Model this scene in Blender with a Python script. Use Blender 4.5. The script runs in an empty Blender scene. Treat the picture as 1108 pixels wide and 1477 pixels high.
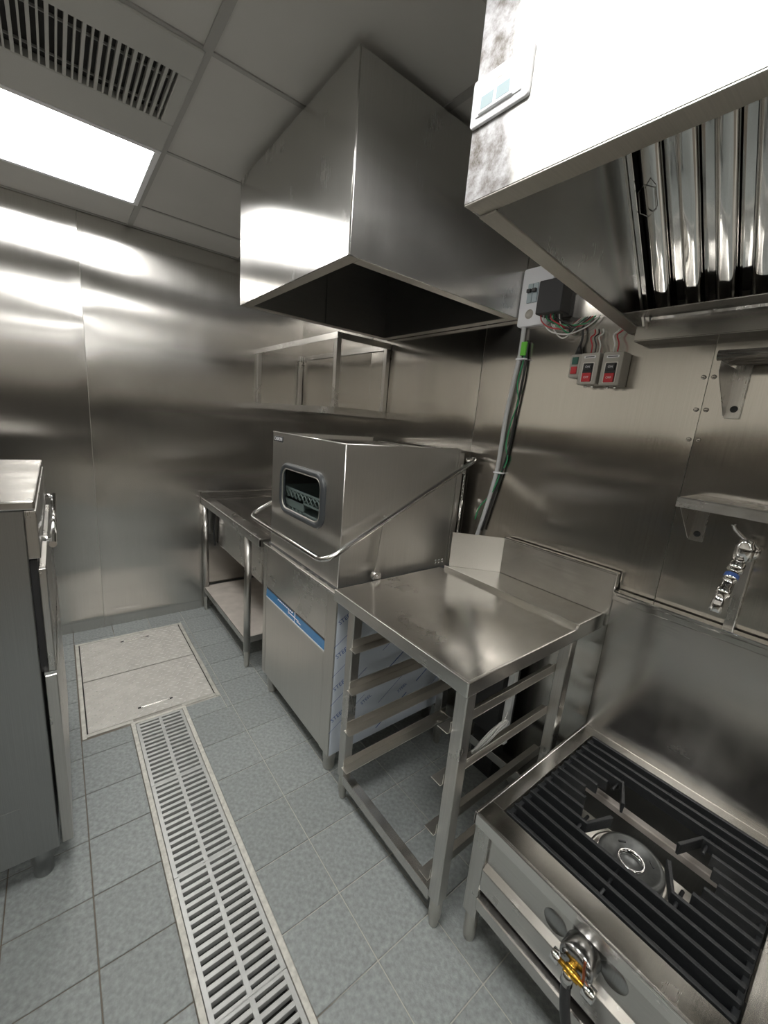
import bpy, bmesh, math, random
from mathutils import Matrix, Vector
random.seed(7)
S = bpy.context.scene
C = S.collection
# ------------------------------------------------------------------ camera, world, exposure
cam_d = bpy.data.cameras.new('camera')
cam_d.sensor_fit = 'HORIZONTAL'; cam_d.sensor_width = 36.0
cam_d.lens = 589.771 / 1108.0 * 36.0
cam_d.clip_start = 0.01
cam = bpy.data.objects.new('camera', cam_d); C.objects.link(cam)
R_ = ((0.7865364, -0.06871675, 0.61370881), (-0.61184748, -0.22138487, 0.7593625), (0.08368492, -0.97276243, -0.21617143))
cam.matrix_world = Matrix(((R_[0][0], -R_[0][1], -R_[0][2], 0.0), (R_[1][0], -R_[1][1], -R_[1][2], 0.0),
                           (R_[2][0], -R_[2][1], -R_[2][2], 1.432), (0, 0, 0, 1)))
S.camera = cam
w = bpy.data.worlds.new('world'); S.world = w; w.use_nodes = True
w.node_tree.nodes['Background'].inputs[0].default_value = (.8, .85, .9, 1)
w.node_tree.nodes['Background'].inputs[1].default_value = 0.02
S.view_settings.view_transform = 'Standard'; S.view_settings.look = 'None'
S.view_settings.gamma = 1.0; S.view_settings.use_curve_mapping = False
S.view_settings.exposure = 1.1
LED_POWER = 9.0
# room: right wall XW, back wall YB, ceiling ZC, left wall XL, far end YE (behind the camera)
XW, YB, ZC, XL, YE = 1.46, 2.925, 2.36, -0.80, -5.6

# ------------------------------------------------------------------ helpers
def tag(o, label=None, cat=None, group=None, kind=None):
    if label: o['label'] = label
    if cat: o['category'] = cat
    if group: o['group'] = group
    if kind: o['kind'] = kind
    return o
def thing(name, loc, label=None, cat=None, group=None, kind=None):
    o = bpy.data.objects.new(name, None); C.objects.link(o); o.location = loc
    o.empty_display_size = 0.05
    o['org'] = list(loc)
    return tag(o, label, cat, group, kind)
def origin(o):
    v = Vector((0, 0, 0))
    while o is not None:
        v += o.location; o = o.parent
    return v
def catmull(pts, k=6):
    P = [Vector(p) for p in pts]; out = []
    for i in range(len(P) - 1):
        a = P[max(i - 1, 0)]; b = P[i]; c = P[i + 1]; d = P[min(i + 2, len(P) - 1)]
        for j in range(k):
            t = j / k
            out.append(0.5 * ((2 * b) + (c - a) * t + (2 * a - 5 * b + 4 * c - d) * t * t + (3 * b - a - 3 * c + d) * t ** 3))
    out.append(P[-1]); return out
def frame_of(d):
    d = d.normalized(); u = Vector((0, 0, 1)) if abs(d.z) < .9 else Vector((1, 0, 0))
    a = d.cross(u).normalized(); return a, d.cross(a).normalized()
class G:
    def __init__(s): s.v = []; s.f = []; s.s = []
    def add(s, v, f, sm=False):
        n = len(s.v); s.v += [tuple(x) for x in v]
        for q in f: s.f.append([i + n for i in q]); s.s.append(sm)
        return s
    def box(s, x0, x1, y0, y1, z0, z1, M=None):
        v = [Vector((x, y, z)) for x in (x0, x1) for y in (y0, y1) for z in (z0, z1)]
        if M is not None: v = [M @ p for p in v]
        return s.add(v, [(0, 1, 3, 2), (4, 6, 7, 5), (0, 4, 5, 1), (2, 3, 7, 6), (0, 2, 6, 4), (1, 5, 7, 3)])
    def cyl(s, p0, p1, r0, r1=None, n=16):
        p0 = Vector(p0); p1 = Vector(p1); r1 = r0 if r1 is None else r1
        a, b = frame_of(p1 - p0); k = len(s.v); v = []
        for p, r in ((p0, r0), (p1, r1)):
            for i in range(n):
                t = 2 * math.pi * i / n; v.append(p + a * math.cos(t) * r + b * math.sin(t) * r)
        s.add(v, [(i, n + i, n + (i + 1) % n, (i + 1) % n) for i in range(n)], True)
        s.f.append([k + i for i in range(n)]); s.s.append(False)
        s.f.append([k + n + i for i in reversed(range(n))]); s.s.append(False)
        return s
    def lathe(s, o, axis, prof, n=24):
        o = Vector(o); d = Vector(axis).normalized(); a, b = frame_of(d); v = []
        for h, r in prof:
            for i in range(n):
                t = 2 * math.pi * i / n; v.append(o + d * h + (a * math.cos(t) + b * math.sin(t)) * max(r, 1e-5))
        f = []
        for j in range(len(prof) - 1):
            for i in range(n): f.append((j * n + i, (j + 1) * n + i, (j + 1) * n + (i + 1) % n, j * n + (i + 1) % n))
        s.add(v, f, True); return s
    def tube(s, pts, r, n=10, closed=False, flat=None):
        P = [Vector(p) for p in pts]; m = len(P); v = []
        prev = None
        for i, p in enumerate(P):
            d = (P[(i + 1) % m] - P[i - 1]) if closed else (P[min(i + 1, m - 1)] - P[max(i - 1, 0)])
            d.normalize()
            if prev is None: a, b = frame_of(d)
            else:
                a = (prev - d * prev.dot(d))
                if a.length < 1e-6: a, b = frame_of(d)
                a.normalize(); b = d.cross(a)
            prev = a
            for k in range(n):
                t = 2 * math.pi * k / n; v.append(p + a * math.cos(t) * r + b * math.sin(t) * r)
        f = []
        for i in range(m if closed else m - 1):
            j = (i + 1) % m
            for k in range(n): f.append((i * n + k, i * n + (k + 1) % n, j * n + (k + 1) % n, j * n + k))
        if not closed:
            f.append(tuple(reversed(range(n)))); f.append(tuple((m - 1) * n + k for k in range(n)))
        return s.add(v, f, True)
    def prism(s, poly, ax, a, b):
        n = len(poly)
        def P(q, t): return (t, q[0], q[1]) if ax == 'x' else ((q[0], t, q[1]) if ax == 'y' else (q[0], q[1], t))
        v = [P(q, a) for q in poly] + [P(q, b) for q in poly]
        f = [(i, (i + 1) % n, n + (i + 1) % n, n + i) for i in range(n)] + [tuple(reversed(range(n))), tuple(range(n, 2 * n))]
        return s.add(v, f)
    def build(s, name, mat, parent=None, bevel=0.0, seg=1, loc=None):
        o_ = origin(parent) if parent is not None else Vector((0, 0, 0))
        if loc is not None: o_ = Vector(loc)
        me = bpy.data.meshes.new(name)
        me.from_pydata([tuple(Vector(p) - o_) for p in s.v], [], s.f)
        for p, sm in zip(me.polygons, s.s): p.use_smooth = sm
        bm = bmesh.new(); bm.from_mesh(me)
        bmesh.ops.recalc_face_normals(bm, faces=bm.faces)
        if bevel > 0:
            es = [e for e in bm.edges if len(e.link_faces) == 2 and e.calc_face_angle(0) > .6]
            bmesh.ops.bevel(bm, geom=es, offset=bevel, segments=seg, profile=.5, affect='EDGES', clamp_overlap=True)
        bm.to_mesh(me); bm.free()
        me.materials.append(mat)
        o = bpy.data.objects.new(name, me); C.objects.link(o)
        if parent is not None: o.parent = parent
        if loc is not None: o.location = Vector(loc) - (origin(parent) if parent is not None else Vector((0, 0, 0)))
        return o
def inst(src, name, parent, loc, rot=None):
    o = bpy.data.objects.new(name, src.data); C.objects.link(o); o.parent = parent
    o.location = Vector(loc) - (origin(parent) if parent is not None else Vector((0, 0, 0)))
    if rot: o.rotation_euler = rot
    return o
def textg(txt, size, M, depth=.0004):
    cu = bpy.data.curves.new('t', 'FONT'); cu.body = txt; cu.size = size; cu.align_x = 'CENTER'; cu.align_y = 'CENTER'
    cu.resolution_u = 2; cu.extrude = depth
    o = bpy.data.objects.new('t', cu); C.objects.link(o)
    dg = bpy.context.evaluated_depsgraph_get()
    me = bpy.data.meshes.new_from_object(o.evaluated_get(dg))
    g = G(); g.add([M @ v.co for v in me.vertices], [tuple(p.vertices) for p in me.polygons])
    bpy.data.objects.remove(o); bpy.data.curves.remove(cu); bpy.data.meshes.remove(me)
    return g
def rrect(cy, cz, w, h, r, n=6):
    out = []
    for (sy, sz, a0) in ((1, 1, 0), (-1, 1, 90), (-1, -1, 180), (1, -1, 270)):
        for k in range(n + 1):
            a = math.radians(a0 + 90 * k / n)
            out.append((cy + sy * (w / 2 - r) + r * math.cos(a), cz + sz * (h / 2 - r) + r * math.sin(a)))
    return out

# ------------------------------------------------------------------ materials
def mat(name, col=(.5, .5, .5), rough=.5, metal=0., noise=0., nscale=20., emit=None, estr=0., spec=.5, bump=0., bscale=200., rand=0., coat=0.):
    m = bpy.data.materials.new(name); m.use_nodes = True; nt = m.node_tree; b = nt.nodes['Principled BSDF']
    b.inputs['Base Color'].default_value = (*col, 1); b.inputs['Roughness'].default_value = rough
    b.inputs['Metallic'].default_value = metal; b.inputs['Specular IOR Level'].default_value = spec
    if coat: b.inputs['Coat Weight'].default_value = coat
    if emit: b.inputs['Emission Color'].default_value = (*emit, 1); b.inputs['Emission Strength'].default_value = estr
    tc = nt.nodes.new('ShaderNodeTexCoord')
    if noise or rand:
        n = nt.nodes.new('ShaderNodeTexNoise'); n.inputs['Scale'].default_value = nscale; n.inputs['Detail'].default_value = 6
        nt.links.new(tc.outputs['Object'], n.inputs['Vector'])
        mr = nt.nodes.new('ShaderNodeMapRange'); mr.inputs[1].default_value = .25; mr.inputs[2].default_value = .75
        mr.inputs[3].default_value = 1 - noise; mr.inputs[4].default_value = 1 + noise
        nt.links.new(n.outputs['Fac'], mr.inputs[0])
        v = nt.nodes.new('ShaderNodeMath'); v.operation = 'MULTIPLY'; v.inputs[1].default_value = 1
        nt.links.new(mr.outputs[0], v.inputs[0])
        if rand:
            oi = nt.nodes.new('ShaderNodeObjectInfo'); m2 = nt.nodes.new('ShaderNodeMapRange')
            m2.inputs[3].default_value = 1 - rand; m2.inputs[4].default_value = 1 + rand
            nt.links.new(oi.outputs['Random'], m2.inputs[0]); nt.links.new(m2.outputs[0], v.inputs[1])
        mx = nt.nodes.new('ShaderNodeVectorMath'); mx.operation = 'SCALE'; mx.inputs[0].default_value = col
        nt.links.new(v.outputs[0], mx.inputs['Scale']); nt.links.new(mx.outputs[0], b.inputs['Base Color'])
    if bump:
        n = nt.nodes.new('ShaderNodeTexNoise'); n.inputs['Scale'].default_value = bscale; n.inputs['Detail'].default_value = 4
        nt.links.new(tc.outputs['Object'], n.inputs['Vector'])
        bp = nt.nodes.new('ShaderNodeBump'); bp.inputs['Strength'].default_value = bump; bp.inputs['Distance'].default_value = .003
        nt.links.new(n.outputs['Fac'], bp.inputs['Height']); nt.links.new(bp.outputs[0], b.inputs['Normal'])
    return m
def steel(name, brush='y', rough=.2, col=(.60, .585, .56), scratch=.05, smudge=.12, wave=0.0, wscale=(1, 1, 1), aniso=.8):
    m = bpy.data.materials.new(name); m.use_nodes = True; nt = m.node_tree; b = nt.nodes['Principled BSDF']
    N = nt.nodes.new; Lk = nt.links.new
    b.inputs['Metallic'].default_value = 1.0; b.inputs['Base Color'].default_value = (*col, 1)
    tc = N('ShaderNodeTexCoord')
    mp = N('ShaderNodeMapping'); sc = {'x': (3, 500, 500), 'y': (500, 3, 500), 'z': (500, 500, 3)}[brush]
    mp.inputs['Scale'].default_value = sc; Lk(tc.outputs['Object'], mp.inputs['Vector'])
    n = N('ShaderNodeTexNoise'); n.inputs['Scale'].default_value = 1; n.inputs['Detail'].default_value = 3
    Lk(mp.outputs[0], n.inputs['Vector'])
    sm = N('ShaderNodeTexNoise'); sm.inputs['Scale'].default_value = 5; sm.inputs['Detail'].default_value = 5; sm.inputs['Roughness'].default_value = .6
    Lk(tc.outputs['Object'], sm.inputs['Vector'])
    mr = N('ShaderNodeMapRange'); mr.inputs[1].default_value = .4; mr.inputs[2].default_value = .75
    mr.inputs[3].default_value = rough; mr.inputs[4].default_value = rough + smudge
    Lk(sm.outputs['Fac'], mr.inputs[0])
    ad = N('ShaderNodeMath'); ad.operation = 'MULTIPLY_ADD'; ad.inputs[1].default_value = .04; Lk(n.outputs['Fac'], ad.inputs[0]); Lk(mr.outputs[0], ad.inputs[2])
    sb = N('ShaderNodeMath'); sb.operation = 'SUBTRACT'; sb.inputs[1].default_value = .02; Lk(ad.outputs[0], sb.inputs[0])
    Lk(sb.outputs[0], b.inputs['Roughness'])
    # slight tonal variation of the brushed grain
    mc = N('ShaderNodeMapRange'); mc.inputs[1].default_value = .3; mc.inputs[2].default_value = .7; mc.inputs[3].default_value = .94; mc.inputs[4].default_value = 1.04
    Lk(n.outputs['Fac'], mc.inputs[0])
    vs = N('ShaderNodeVectorMath'); vs.operation = 'SCALE'; vs.inputs[0].default_value = col; Lk(mc.outputs[0], vs.inputs['Scale'])
    Lk(vs.outputs[0], b.inputs['Base Color'])
    bp = N('ShaderNodeBump'); bp.inputs['Strength'].default_value = scratch; bp.inputs['Distance'].default_value = .0006
    Lk(n.outputs['Fac'], bp.inputs['Height'])
    last = bp
    if wave:
        mw = N('ShaderNodeMapping'); mw.inputs['Scale'].default_value = wscale; Lk(tc.outputs['Object'], mw.inputs['Vector'])
        nw = N('ShaderNodeTexNoise'); nw.inputs['Scale'].default_value = 1; nw.inputs['Detail'].default_value = 1
        Lk(mw.outputs[0], nw.inputs['Vector'])
        b2 = N('ShaderNodeBump'); b2.inputs['Strength'].default_value = 1; b2.inputs['Distance'].default_value = wave
        Lk(nw.outputs['Fac'], b2.inputs['Height']); Lk(bp.outputs[0], b2.inputs['Normal']); last = b2
    Lk(last.outputs[0], b.inputs['Normal'])
    if aniso:                                   # highlights stretch across the grain
        ge = N('ShaderNodeNewGeometry'); cr = N('ShaderNodeVectorMath'); cr.operation = 'CROSS_PRODUCT'
        cr.inputs[0].default_value = {'x': (1, 0, 0), 'y': (0, 1, 0), 'z': (0, 0, 1)}[brush]
        Lk(ge.outputs['True Normal'], cr.inputs[1])
        c2 = N('ShaderNodeVectorMath'); c2.operation = 'CROSS_PRODUCT'; c2.inputs[0].default_value = (.013, .017, .021); Lk(ge.outputs['True Normal'], c2.inputs[1])
        ac = N('ShaderNodeVectorMath'); ac.operation = 'ADD'; Lk(cr.outputs[0], ac.inputs[0]); Lk(c2.outputs[0], ac.inputs[1])
        nm = N('ShaderNodeVectorMath'); nm.operation = 'NORMALIZE'; Lk(ac.outputs[0], nm.inputs[0]); Lk(nm.outputs[0], b.inputs['Tangent'])
        b.inputs['Anisotropic'].default_value = aniso
    return m
ST_X = steel('steel_grain_x', 'x', .20)
ST_Y = steel('steel_grain_y', 'y', .20)
ST_Z = steel('steel_grain_z', 'z', .27)
ST_EDGE = steel('folded_edge', 'y', .24, (.74, .725, .70), .02, .05, aniso=0)
ST_BEAD = steel('highlight_steel', 'y', .30, (.82, .80, .77), .01, .05, aniso=0)  # pale steel for the beads that draw edge highlights
ST_DW = steel('dishwasher_sheet', 'z', .36, (.68, .66, .625), .03, .05, aniso=.6)
ST_WALLB = steel('wall_sheet_back', 'z', .19, (.60, .585, .56), .02, .03, aniso=1.0)
ST_WALLR = steel('wall_sheet_right', 'z', .16, (.60, .575, .535), .02, .04, aniso=.95)
ST_HOOD = steel('hood_sheet', 'z', .24, (.62, .61, .59), .05, .05, aniso=.95)
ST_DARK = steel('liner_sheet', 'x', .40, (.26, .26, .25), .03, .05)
ST_TOP = steel('worktop_sheet', 'x', .16, (.60, .585, .555), .04, .16)
ST_RAIL = steel('rail_steel', 'x', .36, (.64, .62, .575), .03, .08, aniso=.4)
ST_PIPE = steel('polished_tube', 'y', .12, (.66, .65, .63), .02, .05)
KNOB = steel('knob_steel', 'z', .18, (.42, .42, .42), .02, .1, aniso=0)
CHROME = mat('chrome', (.78, .78, .78), .06, 1.0)
MIRROR = steel('mirror_baffle', 'x', .07, (.70, .69, .67), .02, .03, wave=.006, wscale=(5, 22, 5), aniso=0)
FRIDGE = steel('cabinet_sheet', 'z', .34, (.40, .405, .40), .04, .10)
def film_steel():
    m = steel('filmed_hood_front', 'z', .42, (.60, .595, .575), .06, .10); nt = m.node_tree; N = nt.nodes.new; L = nt.links.new
    b = nt.nodes['Principled BSDF']; tc = N('ShaderNodeTexCoord'); sep = N('ShaderNodeSeparateXYZ'); L(tc.outputs['Object'], sep.inputs[0])
    ns = N('ShaderNodeTexNoise'); ns.inputs['Scale'].default_value = 9; ns.inputs['Detail'].default_value = 4; L(tc.outputs['Object'], ns.inputs['Vector'])
    ma = N('ShaderNodeMath'); ma.operation = 'MULTIPLY_ADD'; ma.inputs[1].default_value = .10; L(ns.outputs['Fac'], ma.inputs[0]); L(sep.outputs['Y'], ma.inputs[2])
    st = N('ShaderNodeMapRange'); st.inputs[1].default_value = .580 - BH_Y; st.inputs[2].default_value = .605 - BH_Y; L(ma.outputs[0], st.inputs[0])
    n2 = N('ShaderNodeTexNoise'); n2.inputs['Scale'].default_value = 26; n2.inputs['Detail'].default_value = 8; n2.inputs['Roughness'].default_value = .7; L(tc.outputs['Object'], n2.inputs['Vector'])
    cr = N('ShaderNodeValToRGB'); cr.color_ramp.elements[0].position = .36; cr.color_ramp.elements[0].color = (.10, .085, .07, 1)
    cr.color_ramp.elements[1].position = .62; cr.color_ramp.elements[1].color = (.46, .46, .48, 1); L(n2.outputs['Fac'], cr.inputs[0])
    mix = N('ShaderNodeMix'); mix.data_type = 'RGBA'; L(st.outputs[0], mix.inputs['Factor']); L(cr.outputs[0], mix.inputs['B'])
    old = b.inputs['Base Color'].links[0].from_socket; L(old, mix.inputs['A']); L(mix.outputs['Result'], b.inputs['Base Color'])
    mm = N('ShaderNodeMath'); mm.operation = 'MULTIPLY'; mm.inputs[1].default_value = .92; L(st.outputs[0], mm.inputs[0])
    inv = N('ShaderNodeMath'); inv.operation = 'SUBTRACT'; inv.inputs[0].default_value = 1.0; L(mm.outputs[0], inv.inputs[1]); L(inv.outputs[0], b.inputs['Metallic'])
    return m
BH_Y = -.20
ST_FILM = film_steel()
TILE = mat('floor_tile_grey', (.285, .308, .306), .55, noise=.26, nscale=75, bump=.4, bscale=260, rand=.06, spec=.35)
def grout_mat():
    m = mat('grout', (.5, .5, .5), .9); nt = m.node_tree; N = nt.nodes.new; L = nt.links.new; b = nt.nodes['Principled BSDF']
    tc = N('ShaderNodeTexCoord'); sp = N('ShaderNodeSeparateXYZ'); L(tc.outputs['Object'], sp.inputs[0])
    n = N('ShaderNodeTexNoise'); n.inputs['Scale'].default_value = 3; n.inputs['Detail'].default_value = 5; L(tc.outputs['Object'], n.inputs['Vector'])
    a = N('ShaderNodeMath'); a.operation = 'MULTIPLY_ADD'; a.inputs[1].default_value = 1.2; L(n.outputs['Fac'], a.inputs[0]); L(sp.outputs['X'], a.inputs[2])
    r = N('ShaderNodeMapRange'); r.inputs[1].default_value = .80; r.inputs[2].default_value = 1.15; L(a.outputs[0], r.inputs[0])
    x = N('ShaderNodeMix'); x.data_type = 'RGBA'; x.inputs['A'].default_value = (.17, .15, .125, 1); x.inputs['B'].default_value = (.50, .49, .45, 1)
    L(r.outputs[0], x.inputs['Factor']); L(x.outputs['Result'], b.inputs['Base Color']); return m
GROUT = grout_mat()      # trodden-in dirt darkens the joints of the walkway
MORTAR = mat('mortar_edge', (.62, .61, .56), .8, noise=.2, nscale=60, bump=.6, bscale=120)
GRATE = mat('grate_grey', (.50, .51, .50), .42, .35, noise=.08, nscale=40)
CHECK = mat('checker_plate', (.56, .545, .51), .5, .25, noise=.12, nscale=14, spec=.4)
CHECKW = mat('checker_worn_tips', (.72, .71, .68), .42, .3, spec=.4)  # paler than the plate so the raised lozenges stand out
PITFR = mat('pit_frame', (.55, .545, .50), .45, .3, noise=.2, nscale=30)
BLACK = mat('black_hole', (.012, .012, .012), .7)
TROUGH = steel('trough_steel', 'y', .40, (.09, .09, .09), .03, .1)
CEIL = mat('ceiling_board', (.50, .495, .475), .8, noise=.04, nscale=4)
TBAR = mat('ceiling_bar', (.33, .325, .31), .5)
PAINT = mat('wall_paint', (.50, .475, .425), .7, noise=.05, nscale=3)
LEDM = mat('led_diffuser', (1, 1, 1), .4, emit=(1.0, .985, .95), estr=LED_POWER)
VENTM = mat('vent_plastic', (.42, .42, .40), .55)
VENTD = mat('vent_dark', (.05, .048, .045), .8)
WHITE = mat('white_plastic', (.80, .81, .84), .3)
GREYW = mat('grey_window', (.36, .44, .47), .25)
GREYP = mat('grey_plastic', (.42, .40, .36), .45)
BLK = mat('black_plastic', (.02, .02, .021), .4)
BLKB = mat('black_box', (.035, .035, .037), .55)
RUBBER = mat('grey_rubber', (.05, .055, .06), .38)
RED = mat('red_button', (.55, .03, .04), .35); GREEN = mat('green_button', (.03, .12, .09), .4)
GRNW = mat('green_wire', (.03, .28, .12), .4); GRNT = mat('green_tag', (.15, .55, .06), .5)
REDW = mat('red_wire', (.45, .03, .04), .4); WHTW = mat('white_wire', (.72, .72, .70), .4); BLKW = mat('black_wire', (.02, .02, .02), .4)
CABLE = mat('grey_cable', (.50, .51, .52), .45)
IRON = mat('cast_iron', (.022, .024, .026), .42, noise=.2, nscale=60, bump=.25, bscale=180)
IRON2 = mat('grey_iron', (.16, .165, .16), .45, .5, noise=.15, nscale=80)
BRASS = mat('brass', (.78, .45, .07), .25, 1.0)
HOSE = mat('black_hose', (.02, .02, .022), .4)
BLUE = mat('blue_film', (.05, .22, .48), .25, coat=.3); BLUEW = mat('film_white', (.78, .80, .80), .35)
FILM = mat('protective_film', (.60, .66, .74), .30, coat=.2); INK = mat('film_print', (.05, .11, .34), .5)
RACK = mat('rack_plastic', (.70, .76, .73), .5)
SHELFW = mat('dusty_board', (.46, .42, .38), .7, noise=.15, nscale=12)
def glass_mat():
    m = bpy.data.materials.new('dark_pane'); m.use_nodes = True; nt = m.node_tree; nt.nodes.remove(nt.nodes['Principled BSDF'])
    t = nt.nodes.new('ShaderNodeBsdfTransparent'); t.inputs[0].default_value = (.66, .69, .69, 1)
    g = nt.nodes.new('ShaderNodeBsdfGlossy'); g.inputs['Roughness'].default_value = .06; g.inputs['Color'].default_value = (.6, .6, .6, 1)
    mx = nt.nodes.new('ShaderNodeMixShader'); mx.inputs[0].default_value = .05
    nt.links.new(t.outputs[0], mx.inputs[1]); nt.links.new(g.outputs[0], mx.inputs[2]); nt.links.new(mx.outputs[0], nt.nodes['Material Output'].inputs[0])
    return m
PANE = glass_mat()

# ------------------------------------------------------------------ room shell
# floor slab (grout level) around the drain channel
DX0, DX1, DY1, DY0 = .168, .398, 1.905, -.10
g = G()
g.box(XL, DX0, YE, YB, -.15, -.003); g.box(DX1, XW, YE, YB, -.15, -.003)
g.box(DX0, DX1, DY1, YB, -.15, -.003); g.box(DX0, DX1, YE, DY0, -.15, -.003)
floor = tag(g.build('floor', GROUT), kind='structure')
PX0, PX1, PY0, PY1 = -.012, .562, 1.890, 2.762       # inspection pit with frame
tile_cache = {}
def tile(x0, x1, y0, y1):
    gx = .0017
    w_, h_ = round(x1 - x0, 4), round(y1 - y0, 4)
    if w_ < .012 or h_ < .012: return
    k = (w_, h_)
    if k not in tile_cache:
        q = G().box(-w_ / 2 + gx, w_ / 2 - gx, -h_ / 2 + gx, h_ / 2 - gx, -.008, 0)
        o = q.build('floor_tile', TILE, None, .0012); o.parent = floor; tile_cache[k] = o
        o.location = ((x0 + x1) / 2, (y0 + y1) / 2, 0)
    else:
        inst(tile_cache[k], 'floor_tile', floor, ((x0 + x1) / 2, (y0 + y1) / 2, 0))
xs = [XL] + [-.612 + .2 * i for i in range(11)] + [XW]
ys = [-1.014 + .2 * i for i in range(20)] + [YB]
def sub(rect, hole):
    x0, x1, y0, y1 = rect; a, b, c, d = hole
    if a >= x1 or b <= x0 or c >= y1 or d <= y0: return [rect]
    out = []
    if a > x0: out.append((x0, a, y0, y1))
    if b < x1: out.append((b, x1, y0, y1))
    xa, xb = max(a, x0), min(b, x1)
    if c > y0: out.append((xa, xb, y0, c))
    if d < y1: out.append((xa, xb, d, y1))
    return out
for i in range(len(xs) - 1):
    for j in range(len(ys) - 1):
        rs = [(xs[i], xs[i + 1], ys[j], ys[j + 1])]
        for hole in ((DX0, DX1, DY0, DY1), (PX0, PX1, PY0, PY1)):
            rs = [q for r in rs for q in sub(r, hole)]
        for r in rs: tile(*r)

# walls: masonry behind, thin stainless sheets in front
def warp_sheet(name, m, parent, axis, a0, a1, z0, z1, plane, seed, amp=.0007):
    rnd = random.Random(seed); ph = [rnd.uniform(0, 6.28) for _ in range(12)]
    na, nz = 36, 84; v = []; f = []
    for i in range(na + 1):
        for j in range(nz + 1):
            u = i / na; t = j / nz; a = a0 + (a1 - a0) * u; z = z0 + (z1 - z0) * t
            d = amp * (.9 * math.sin(9.5 * z + .3 * a + ph[0] + .5 * math.sin(3 * a + ph[3])) + .45 * math.sin(19 * z - 1.3 * a + ph[1] + .6 * math.sin(4 * a + ph[4]))
                       + .9 * math.sin(3.1 * z + 1.0 * a + ph[2]))
            e = min(u, 1 - u) * (a1 - a0)
            d += .0012 * math.exp(-e / .03) * (1 + .6 * math.sin(23 * z + ph[5]))
            d -= .0030
            p = plane + d * 1.0
            v.append((a, p, z) if axis == 'x' else (p, a, z))
    n = len(v); W = nz + 1
    for i in range(na):
        for j in range(nz): f.append((i * W + j, (i + 1) * W + j, (i + 1) * W + j + 1, i * W + j + 1))
    bk = [(a, plane + .006, z) if axis == 'x' else (plane + .006, a, z) for a, z in ((a0, z0), (a1, z0), (a1, z1), (a0, z1))]
    q = G(); q.add(v, f, True); q.add(bk, [(0, 1, 2, 3)])
    k = [0, na * W, na * W + nz, nz]
    me = q.build(name, m, parent)
    return me
wb = tag(G().box(XL - .1, XW + .1, YB + .004, YB + .15, -.15, ZC + .1).build('wall_back', PAINT), kind='structure')
g_ = .0009
warp_sheet('steel_panel', ST_WALLB, wb, 'x', XL, .15 - g_, 0, ZC, YB, 3)
warp_sheet('steel_panel', ST_WALLB, wb, 'x', .15 + g_, XW, 0, ZC, YB, 5)
wr = tag(G().box(XW + .004, XW + .15, YE, YB, -.15, ZC + .1).build('wall_right', PAINT), kind='structure')
yr = [YE, -2.06, -1.24, -.42, .40, 1.22, 2.04, YB]
for i in range(len(yr) - 1): warp_sheet('steel_panel', ST_WALLR, wr, 'y', yr[i] + g_, yr[i + 1] - g_, 0, ZC, XW, 20 + i, .0008)
for z in (1.455, 1.54, 1.63, .75):                                  # screws along the joint
    for dy in (-.012, .012):
        G().lathe((XW - .006, .40 + dy, z), (-1, 0, 0), [(0, .006), (.0012, .0055), (.0020, .003), (.0021, 0)], 12).build('screw', ST_WALLR, wr)
tag(G().box(XL - .12, XL, YE, YB + .15, -.15, ZC + .1).build('wall_left', PAINT), kind='structure')
G().box(XL, XL + .003, YE, YB - .01, 0, 1.56).build('steel_dado', ST_WALLR, bpy.data.objects['wall_left'])
tag(G().box(XL - .12, XW + .15, YE - .12, YE, -.15, ZC + .1).build('wall_rear', ST_WALLB), kind='structure')
# suspended ceiling: boards between T bars, cells of 0.6 m
ceil = tag(G().box(XL, XW, YE, YB, ZC + .03, ZC + .1).build('ceiling', PAINT), kind='structure')
cx = [XL, -.213, .387, .987, XW]; cy = [YB, 2.60, 2.0]
while cy[-1] > YE + .6: cy.append(cy[-1] - .6)
cy.append(YE); cy = sorted(cy)
led_cells = [(-.213, 2.0), (-.213, .2), (-.213, -1.6), (-.213, -3.4), (-.213, -5.2)]
board_cache = {}
for i in range(len(cx) - 1):
    for j in range(len(cy) - 1):
        x0, x1, y0, y1 = cx[i], cx[i + 1], cy[j], cy[j + 1]
        if any(abs(x0 - a) < .01 and abs(y0 - b) < .05 for a, b in led_cells): continue
        if abs(x0 + .213) < .01 and abs(y0 - 1.4) < .05: continue
        k = (round(x1 - x0, 3), round(y1 - y0, 3))
        if k in board_cache: inst(board_cache[k], 'ceiling_tile', ceil, ((x0 + x1) / 2, (y0 + y1) / 2, ZC))
        else:
            o = G().box(-k[0] / 2 + .004, k[0] / 2 - .004, -k[1] / 2 + .004, k[1] / 2 - .004, .004, .03).build('ceiling_tile', CEIL); o.parent = ceil
            o.location = ((x0 + x1) / 2, (y0 + y1) / 2, ZC); board_cache[k] = o
for x in cx[1:-1]: G().box(x - .0125, x + .0125, YE, YB, ZC - .001, ZC + .006).build('ceiling_bar', TBAR, ceil)
for y in cy[1:-1]: G().box(XL, XW, y - .008, y + .008, ZC, ZC + .005).build('ceiling_bar', TBAR, ceil)
G().box(XL, XW, YB - .02, YB - .006, ZC - .001, ZC + .02).build('edge_bar', TBAR, ceil)

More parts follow.
